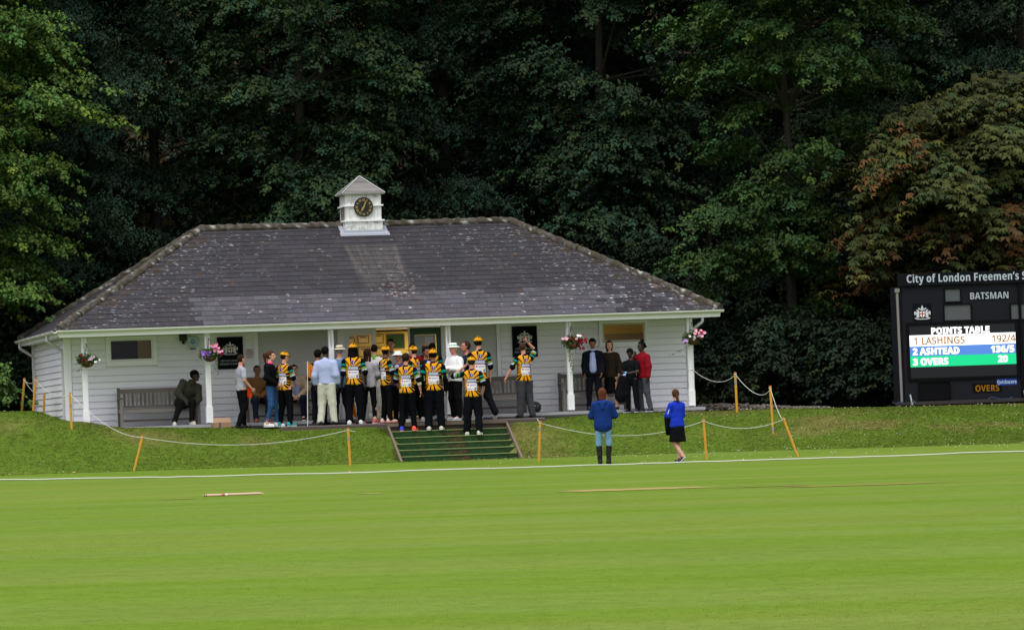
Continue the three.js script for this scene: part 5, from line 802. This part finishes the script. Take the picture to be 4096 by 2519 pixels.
{
  const t = canvasTex(128, 128, (c) => { c.fillStyle = '#a9c2d4'; c.fillRect(0, 0, 128, 128); c.fillStyle = '#2a6496'; c.beginPath(); c.arc(64, 58, 42, 0, 7); c.fill(); c.fillStyle = '#cfe0ea'; c.beginPath(); c.arc(64, 54, 22, 0, 7); c.fill(); c.fillStyle = '#2a6496'; c.fillRect(52, 40, 24, 28); });
  const a = thing('alarm_box', 'pale blue alarm bell box high on the wall', 'alarm', px(-4.42, 3.1, WZ + 0.06), TH), s = new THREE.Shape([[-0.11, 0.11], [0.11, 0.11], [0.13, 0.04], [0.07, -0.13], [-0.07, -0.13], [-0.13, 0.04]].map(p => new THREE.Vector2(...p)));
  part('cover', new THREE.ExtrudeGeometry(s, { depth: 0.07, bevelEnabled: true, bevelSize: 0.012, bevelThickness: 0.012 }).translate(0, 0, -0.04), mat([0.4, 0.5, 0.55], 0.4), a); part('badge', planeQuad(0.17, 0.17).translate(0, 0.0, 0.0445), mat(new THREE.Color(1, 1, 1), 0.4, { map: t }), a); part('lamp_base', box(0.13, 0.04, 0.07, 0, -0.15, 0), mat([0.03, 0.04, 0.06], 0.3), a);
  const l = thing('security_lamp', 'black security lamp under the eaves beside the alarm box', 'lamp', px(-4.64, 3.18, WZ + 0.05), TH);
  part('lamp_head', [box(0.17, 0.13, 0.1, 0, 0.03, 0.03, 0.3)], mat([0.01, 0.01, 0.01], 0.5), l); part('sensor', [new THREE.SphereGeometry(0.04, 10, 8).translate(0.01, -0.09, 0.02)], mat([0.01, 0.01, 0.01], 0.3), l); part('wall_plate', box(0.09, 0.1, 0.03, 0, 0, -0.03), mat([0.015, 0.015, 0.015], 0.6), l);
}

// ---------------------------------------------------------------- post and rope fence, boundary rope
const amber = mat([0.62, 0.30, 0.025], 0.6), postRed = mat([0.5, 0.12, 0.03], 0.7), ropeM = soft([0.62, 0.61, 0.56], 0.9), TOPS = {};
function post(key, bx, bz, tx, ty, tz, label, taped) {
  const by = groundY(bx, bz), p = thing('rope_post', label, 'post', [bx, by, bz], 0, 'amber posts of the rope fence'), top = V(tx - bx, ty - by, tz - bz), d = top.clone().normalize();
  part('stake', bar(d.clone().multiplyScalar(-0.12), top, 0.028, 0.028, 8), amber, p); part('post_cap', bar(top.clone().addScaledVector(d, -0.012), top.clone().addScaledVector(d, 0.012), 0.03, 0.026, 8), postRed, p);
  if (taped) part('tape', bar(top.clone().multiplyScalar(taped), top.clone().multiplyScalar(taped + 0.09), 0.0305, 0.0305, 8), mat([0.3, 0.25, 0.22], 0.7), p);
  part('rope_hook', new THREE.TorusGeometry(0.034, 0.006, 4, 10).rotateX(Math.PI / 2).applyQuaternion(new THREE.Quaternion().setFromUnitVectors(V(0, 1, 0), d)).translate(top.x - d.x * 0.04, top.y - d.y * 0.04, top.z - d.z * 0.04), ropeM, p);
  TOPS[key] = V(tx, ty, tz).addScaledVector(d, -0.04);
}
post('L1', -11.56, -114, -11.46, 2.43, -114, 'amber rope post farthest left, leaning right, on the mound');
post('L2', -11.2, -113, -11.1, 2.41, -113, 'amber rope post second from the left, leaning right, on the mound');
post('L3', -11.0, -113.5, -10.96, 2.05, -113.5, 'short amber rope post against the side wall of the pavilion');
post('L4', -9.92, -108.75, -9.93, 2.0, -108.75, 'upright amber rope post at the left corner of the pavilion', 0.6);
post('L5', -8.42, -107, -8.2, 0.99, -107, 'amber rope post leaning right at the foot of the left bank');
post('L6', -3.68, -107.3, -3.7, 0.99, -107.3, 'upright amber rope post left of the steps at the foot of the bank', 0.68);
post('R1', 0.48, -107.5, 0.54, 0.99, -107.5, 'upright amber rope post right of the steps', 0.76);
post('R2', 4.17, -107.2, 4.13, 0.91, -107.2, 'amber rope post behind the walking woman in bright blue');
post('R3', 5.8, -110, 5.77, 1.6, -110, 'amber rope post halfway up the right bank', 0.05);
post('R4', 5.07, -111.5, 5.06, 1.95, -111.5, 'amber rope post on the crest right of the pavilion', 0.7);
post('R5', 6.15, -106.8, 5.86, 0.88, -106.8, 'amber rope post tilted steeply left at the foot of the right bank');
function rope(name, label, runs) {
  const g = [];
  for (const [a, b, sag, skew = 0.5] of runs) { const P = []; for (let i = 0; i <= 18; i++) { const t = i / 18, w = t ** (Math.log(0.5) / Math.log(skew)); P.push(a.clone().lerp(b, t).add(V(0, -sag * 4 * w * (1 - w), 0))); } g.push(new THREE.TubeGeometry(new THREE.CatmullRomCurve3(P), 40, 0.0065, 5)); }
  return single(name, g, ropeM, label, 'rope');
}
const T_ = TOPS;
rope('fence_rope', 'thin white rope strung between the amber posts on the left', [[T_.L1, T_.L2, 0.08], [T_.L1, T_.L3, 0.12], [T_.L2, T_.L4, 0.16], [T_.L4, T_.L5, 0.2, 0.55], [T_.L5, T_.L6, 0.24], [T_.L6, T_.L6.clone().add(V(0.16, -0.03, 0.02)), 0.01]]);
rope('fence_rope', 'thin white rope strung between the amber posts on the right', [[T_.R1.clone().add(V(-0.07, 0.1, -0.05)), T_.R1, 0.0], [T_.R1, T_.R2, 0.3, 0.52], [T_.R2, T_.R5, 0.18], [T_.R5, T_.R3, 0.12, 0.4], [T_.R3, T_.R4, 0.26, 0.4], [T_.R4, V(...px(6.99, 2.06, -0.19)), 0.22, 0.45], [V(...px(6.89, 2.06, -0.19)), V(...px(6.99, 2.06, -0.185)), 0]]);
{
  const P = []; for (let x = -40; x <= 40; x += 0.4) { const z = -105.0 + 0.05 * (vn(x * 0.8, 3) - 0.5) + 0.03 * (vn(x * 3, 8) - 0.5); P.push(V(x, groundY(x, z) + 0.009 + 0.012 * vn(x * 2.1, 5), z)); }
  single('boundary_rope', new THREE.TubeGeometry(new THREE.CatmullRomCurve3(P), 900, 0.0135, 6), soft([0.6, 0.62, 0.52], 0.9), 'white boundary rope lying across the grass below the bank', 'rope');
}

// ---------------------------------------------------------------- scoreboard
{
  const S = thing('scoreboard', 'large black scoreboard with lit points table at the right edge', 'scoreboard', [9.0, groundY(9.2, -113.4), -113], 11 * DEG), gy = S.position.y, Y = y => y - gy;
  const black = soft([0.013, 0.014, 0.019], 0.7), panel = mat([0.075, 0.08, 0.09], 0.3), W = 4.35, frame = soft([0.005, 0.005, 0.006], 0.7);
  part('cabinet', span(0.06, W, Y(1.14), Y(3.82), -1.0, 0), black, S);
  const titleT = canvasTex(2048, 112, (c) => { c.fillStyle = '#14161b'; c.fillRect(0, 0, 2048, 112); c.fillStyle = '#b4bcc8'; c.font = 'bold 104px sans-serif'; c.textBaseline = 'alphabetic'; c.fillText('City of London Freemen\u2019s School', 72, 84, 1760); });
  const head = part('title_board', span(0.0, W + 0.06, Y(3.825), Y(4.11), -0.12, 0.06), soft([0.01, 0.011, 0.014], 0.7), S);
  part('title_print', planeQuad(W + 0.04, 0.275).translate((W + 0.06) / 2, Y(3.967), 0.0625), soft(new THREE.Color(1, 1, 1), 0.8, { map: titleT }), head);
  const print = (name, w, h, x, y, draw, cw, ch) => part(name, planeQuad(w, h).translate(x + w / 2, Y(y), 0.004), soft(new THREE.Color(1, 1, 1), 0.8, { map: canvasTex(cw, ch, draw) }), S);
  const word = (t, col, bg, f) => (c, w, h) => { c.fillStyle = bg; c.fillRect(0, 0, w, h); c.fillStyle = col; c.font = `bold ${f}px sans-serif`; c.textBaseline = 'middle'; c.textAlign = 'center'; c.fillText(t, w / 2, h / 2 + 2, w - 8); };
  print('batsman_lettering', 0.98, 0.22, 1.68, 3.55, word('BATSMAN', '#a9b0ba', '#14161b', 112), 512, 112);
  print('overs_lettering', 0.71, 0.22, 1.68, 1.4, word('OVERS', '#9a6614', '#0d0f12', 104), 384, 112);
  print('maker_plate', 0.49, 0.16, 2.27, 1.53, word('Quickscore', '#b8c6e2', '#28438c', 84), 384, 112);
  print('coat_of_arms', 0.46, 0.42, 0.31, 3.2, (c, w, h) => { c.fillStyle = '#12141a'; c.fillRect(0, 0, w, h); crest(c, w / 2, h * 0.58, 1.4); }, 256, 240);
  for (const [x0, x1, y0, y1] of [[1.1, 1.46, 3.44, 3.715], [1.07, 1.7, 3.0, 3.345], [2.68, 3.3, 2.98, 3.32], [0.4, 1.12, 1.2, 1.58], [3.06, 3.6, 1.2, 1.56]]) {
    const p = part('number_panel', span(x0, x1, Y(y0), Y(y1), -0.02, 0.006), y0 < 2 ? frame : panel, S);
    part('panel_frame', [span(x0 - 0.03, x0, Y(y0 - 0.03), Y(y1 + 0.03), 0, 0.03), span(x1, x1 + 0.03, Y(y0 - 0.03), Y(y1 + 0.03), 0, 0.03), span(x0, x1, Y(y1), Y(y1 + 0.03), 0, 0.03), span(x0, x1, Y(y0 - 0.03), Y(y0), 0, 0.03)], frame, p);
  }
  const led = canvasTex(1024, 512, (c) => {
    c.fillStyle = '#07080a'; c.fillRect(0, 0, 1024, 512); c.textBaseline = 'middle'; const bold = (t, x, y, f, m, col = '#ffffff') => { c.font = `bold ${f}px sans-serif`; c.fillStyle = c.strokeStyle = col; c.lineWidth = 6; c.strokeText(t, x, y, m); c.fillText(t, x, y, m); };
    bold('POINTS TABLE', 208, 58, 84, 600);
    c.fillStyle = '#ffffff'; c.fillRect(0, 94, 1024, 110); c.font = '92px sans-serif'; c.fillStyle = c.strokeStyle = '#8f5d10'; c.lineWidth = 4; for (const [t, x, m] of [['1 LASHINGS', 38, 520], ['192/4', 790, 236]]) { c.strokeText(t, x, 152, m); c.fillText(t, x, 152, m); }
    c.fillStyle = '#4a78c0'; c.fillRect(0, 204, 1024, 96); bold('2 ASHTEAD', 26, 254, 88, 500); bold('136/5', 780, 254, 88, 250);
    c.fillStyle = '#05c27c'; c.fillRect(0, 300, 1024, 104); bold('3 OVERS', 26, 354, 88, 380); bold('20', 846, 350, 88, 120);
  });
  const sm = soft([0.02, 0.02, 0.022], 0.6, { emissive: lin(1, 1, 1), emissiveMap: led, emissiveIntensity: 0.85 });
  const scr = part('led_screen', planeQuad(2.56, 1.22).translate(0.2 + 1.28, Y(2.29), 0.016), sm, S);
  part('screen_surround', [span(0.14, 0.2, Y(1.62), Y(2.97), 0, 0.03), span(2.76, 2.84, Y(1.62), Y(2.97), 0, 0.03), span(0.2, 2.76, Y(2.9), Y(2.97), 0, 0.03), span(0.2, 2.76, Y(1.62), Y(1.68), 0, 0.03)], frame, S);
  part('centre_post', span(2.86, 2.92, Y(1.15), Y(3.8), 0.004, 0.05), frame, S); part('base_beam', span(0.06, W, Y(1.06), Y(1.14), -0.9, 0.05), mat([0.03, 0.022, 0.02], 0.8), S);
  part('mast', [bar(V(-0.03, 0.12, 0.0), V(-0.05, Y(3.72), 0.0), 0.032, 0.032, 8), box(0.1, 0.09, 0.08, -0.05, Y(3.73), 0)], mat([0.2, 0.19, 0.18], 0.6), S);
  for (const x of [0.2, 2.95]) {
    const w = part('jockey_wheel', [new THREE.CylinderGeometry(0.075, 0.075, 0.05, 16).rotateZ(Math.PI / 2).rotateY(0.5).translate(x, 0.075, 0.12)], mat([0.03, 0.03, 0.032], 0.7), S);
    part('wheel_hub', [new THREE.CylinderGeometry(0.045, 0.045, 0.056, 12).rotateZ(Math.PI / 2).rotateY(0.5).translate(x, 0.075, 0.12)], mat([0.5, 0.55, 0.56], 0.35, { metalness: 0.6 }), w); part('wheel_fork', [bar(V(x - 0.02, 0.08, 0.11), V(x - 0.05, 0.28, 0.08), 0.022, 0.022, 6)], mat([0.45, 0.5, 0.5], 0.4, { metalness: 0.5 }), w);
  }
  const cab = []; for (const [a, b] of [[-0.3, 0.02], [2.0, 2.6]]) { const P = []; for (let i = 0; i < 9; i++) P.push(V(mix(a, b, i / 8), 0.05 + 0.1 * vn(i * 0.9 + a, 2), 0.1 + 0.06 * vn(i, 7))); cab.push(new THREE.TubeGeometry(new THREE.CatmullRomCurve3(P), 24, 0.008, 5)); }
  single('power_cable', cab[0], mat([0.02, 0.06, 0.14], 0.5), 'blue cable end on the ground left of the scoreboard', 'cable', [9.0, gy, -113], 11 * DEG); single('power_cable', cab[1], mat([0.02, 0.06, 0.14], 0.5), 'blue cable looped under the middle of the scoreboard', 'cable', [9.0, gy + 0.04, -112.98], 11 * DEG);
}

// ---------------------------------------------------------------- small things
{
  const c = thing('cardboard_box', 'brown cardboard box with open flap at the foot of the second pillar', 'box', px(-4.08, 1.08, 0.28), TH + 0.12), k = mat([0.33, 0.2, 0.12], 0.9);
  part('carton', [box(0.4, 0.17, 0.28, 0, 0.06, 0)], k, c); part('flap', box(0.4, 0.008, 0.15, 0.0, 0.18, 0.1, 1.15), mat([0.38, 0.24, 0.15], 0.9), c); part('packing_tape', box(0.05, 0.176, 0.284, -0.06, 0.06, 0), mat([0.1, 0.08, 0.09], 0.4), c);
  const h = thing('cricket_helmet', 'round black cricket helmet bag beside the empty bench', 'helmet', px(3.28, DECK, -0.28), TH), hs = new THREE.SphereGeometry(0.135, 18, 12).scale(0.95, 1.0, 1).translate(0, 0.12, 0);
  part('shell', hs, mat([0.006, 0.006, 0.008], 0.5), h); part('peak', new THREE.SphereGeometry(0.09, 12, 6).scale(1, 0.16, 0.9).translate(-0.06, 0.2, 0.08), mat([0.006, 0.006, 0.008], 0.5), h); part('badge', new THREE.CircleGeometry(0.022, 12).translate(-0.05, 0.16, 0.138), mat([0.6, 0.4, 0.3], 0.5), h);
}
function flag(x, y, z, h, label, tilt, low) {
  const f = thing('hand_flag', label, 'flag', px(x, y, z), TH); f.rotation.z = tilt;
  part('pole', bar(V(0, 0, 0), V(0, h, 0), 0.011, 0.011, 6), mat([0.75, 0.75, 0.73], 0.5), f);
  const g = new THREE.PlaneGeometry(0.24, 0.34, 8, 8), P = g.attributes.position; for (let i = 0; i < P.count; i++) { const u = P.getX(i) / 0.24 + 0.5; P.setXYZ(i, 0.012 + u * 0.15, P.getY(i) - u * 0.14 + (low ?? h - 0.17), 0.03 * Math.sin(u * 9 + P.getY(i) * 8)); } g.computeVertexNormals();
  part('cloth', g, soft([0.75, 0.24, 0.02], 0.8, { side: THREE.DoubleSide }), f);
}
flag(-2.11, 1.08, 0.3, 1.46, 'orange flag held upright on a white pole left of the pale blue pullover', -0.03); flag(-1.1, 1.1, 0.16, 0.95, 'orange flag held low on a pole between the straw hat man and a player', 0.12, 0.4);
{
  const b = thing('shoulder_bag', 'large black bag hanging beside the woman in the brown jacket', 'bag', px(5.36, DECK + 0.22, -0.52), TH);
  part('bag', surfaceNet((x, y, z) => boneField([[V(0, 0.1, 0), V(0.02, 0.48, 0), 0.17, 0.09, 0.5]])(x, y, z) + 0.02 * (vn(x * 14, y * 12, z * 14) - 0.5), [-0.28, -0.12, -0.2], [0.28, 0.7, 0.2], 0.022), soft([0.006, 0.006, 0.008], 0.7), b);
  part('strap', new THREE.TorusGeometry(0.1, 0.012, 5, 16, Math.PI).translate(0.01, 0.56, 0), soft([0.008, 0.008, 0.01], 0.7), b);
}
// a loose stump on the square, worn ground where the pitches are
{
  const s = thing('cricket_stump', 'pale wooden cricket stump lying on the mown field', 'stump', [-4.27, groundY(-4.27, -73.2) + 0.022, -73.2], 0.28), L = 0.93;
  part('shaft', new THREE.LatheGeometry([[0, -L / 2], [0.017, -L / 2], [0.0185, -L / 2 + 0.02], [0.0185, L / 2 - 0.09], [0.004, L / 2], [0, L / 2]].map(p => new THREE.Vector2(...p)), 12).rotateZ(-Math.PI / 2), mat([0.62, 0.42, 0.3], 0.6), s);
  const ring = (a, b, c, n) => part(n, new THREE.CylinderGeometry(0.0192, 0.0192, b, 12).rotateZ(-Math.PI / 2).translate(a, 0, 0), mat(c, 0.6), s);
  ring(-L / 2 + 0.008, 0.012, [0.03, 0.02, 0.02], 'end_band'); ring(-0.43, 0.012, [0.12, 0.07, 0.05], 'band'); ring(-0.17, 0.05, [0.6, 0.1, 0.08], 'red_label'); ring(-0.12, 0.04, [0.75, 0.72, 0.75], 'white_label');
}
function worn(x0, x1, d0, d1, color, seed) {
  const s = new THREE.Shape(), r = rngOf(seed), n = 40, cx = (x0 + x1) / 2, cz = (d0 + d1) / 2; for (let i = 0; i < n; i++) { const a = i / n * 6.2832, k = 0.72 + 0.4 * r(), x = cx + Math.sign(Math.cos(a)) * Math.abs(Math.cos(a)) ** 0.6 * (x1 - x0) / 2 * k, d = cz + Math.sin(a) * (d1 - d0) / 2 * k; i ? s.lineTo(x, d) : s.moveTo(x, d); }
  const g = new THREE.ShapeGeometry(s), P = g.attributes.position; for (let i = 0; i < P.count; i++) { const x = P.getX(i), d = P.getY(i); P.setXYZ(i, x, groundY(x, -d) + 0.006, -d); } g.computeVertexNormals();
  const o = part(numbered('worn_patch'), g, soft(color, 1, { specularIntensity: 0, side: THREE.DoubleSide }), scene); o.userData = { kind: 'structure', label: 'bare worn strip in the mown field' };
}
worn(0.5, 2.75, 65.6, 67.6, [0.30, 0.24, 0.09], 3); worn(3.4, 5.7, 63.5, 64.4, [0.22, 0.2, 0.06], 4); worn(-2.4, -1.9, 70.3, 71.0, [0.3, 0.25, 0.1], 5); worn(-5.3, -4.7, 71.2, 71.9, [0.24, 0.21, 0.07], 6); worn(2.6, 4.0, 65.0, 65.5, [0.2, 0.19, 0.06], 8);
{
  const S = [[-3.63, -105.1, 0.05, [0.35, 0.22, 0.12], 'fallen brown leaf beside the boundary rope'], [4.9, -105.6, 0.03, [0.5, 0.48, 0.3], 'pale scrap on the grass below the right bank'], [-9.7, -106.5, 0.04, [0.4, 0.3, 0.12], 'curled leaf at the foot of the left bank'], [5.0, -113.6, 0.08, [0.4, 0.4, 0.36], 'pale stone at the edge of the wood behind a rope post']];
  for (const [x, z, r, c, label] of S) single(c[0] > 0.39 ? 'stone' : 'fallen_leaf', surfaceNet((X, Y, Z) => ell(X, Y, Z, r, r * 0.55, r * 0.8) + 0.3 * r * (vn(X * 1.3 / r, Y * 1.3 / r, Z * 1.3 / r + x) - 0.5), [-r * 1.5, -r, -r * 1.5], [r * 1.5, r, r * 1.5], r / 4), mat(c, 0.8), label, 'debris', [x, groundY(x, z) + r * 0.45, z]);
  // daisies and clover heads on the bank
  const g = new THREE.IcosahedronGeometry(0.012, 0).scale(1, 0.5, 1), n = 420, m = new THREE.InstancedMesh(g, soft([0.7, 0.7, 0.62], 0.8), n), r = rngOf(77), q = new THREE.Matrix4(); let i = 0;
  while (i < n) { const x = R(-13, 13, r), z = -R(106.2, 113, r), [lx, lz] = toPav(x, z); if ((Math.abs(lx) < 7.5 && lz < 0.1) || (lx > -2.8 && lx < 3.4 && lz < 2.6) || (x < 2 && r() < 0.75)) continue; const k = R(0.6, 1.4, r); q.makeScale(k, k, k).setPosition(x, groundY(x, z) + 0.03, z); m.setMatrixAt(i++, q); }
  m.name = 'daisies'; m.userData = { kind: 'stuff', label: 'tiny white daisies scattered over the bank', category: 'flowers' }; scene.add(m);
}
// rough gravel slope and low retaining edge right of the pavilion
{
  const P = [], n = 900, m = new THREE.InstancedMesh(new THREE.IcosahedronGeometry(0.05, 0), mat([1, 1, 1], 0.95), n), r = rngOf(79), q = new THREE.Matrix4(), c = new THREE.Color(), e = new THREE.Euler();
  for (let i = 0; i < n; i++) { const lx = 7.25 + 3.2 * r(), lz = -0.95 - 1.4 * r() * (1 - (lx - 7.2) / 4.4), [x, , z] = px(lx, 0, lz), k = R(0.4, 1.2, r); q.makeRotationFromEuler(e.set(r() * 6, r() * 6, 0)).scale(V(k, k * 0.7, k)).setPosition(x, groundY(x, z) + 0.01 + 0.16 * ss(10.4, 7.4, lx) * r(), z); m.setMatrixAt(i, q); const t = R(0.5, 1.2, r); m.setColorAt(i, c.setRGB(0.16 * t, 0.13 * t, 0.105 * t)); }
  m.name = 'gravel'; m.userData = { kind: 'stuff', label: 'brown gravel beside the right end of the pavilion', category: 'gravel' }; scene.add(m);
}

scene.traverse(o => { if (o.isMesh) o.castShadow = o.receiveShadow = true; });
renderer.render(scene, camera);
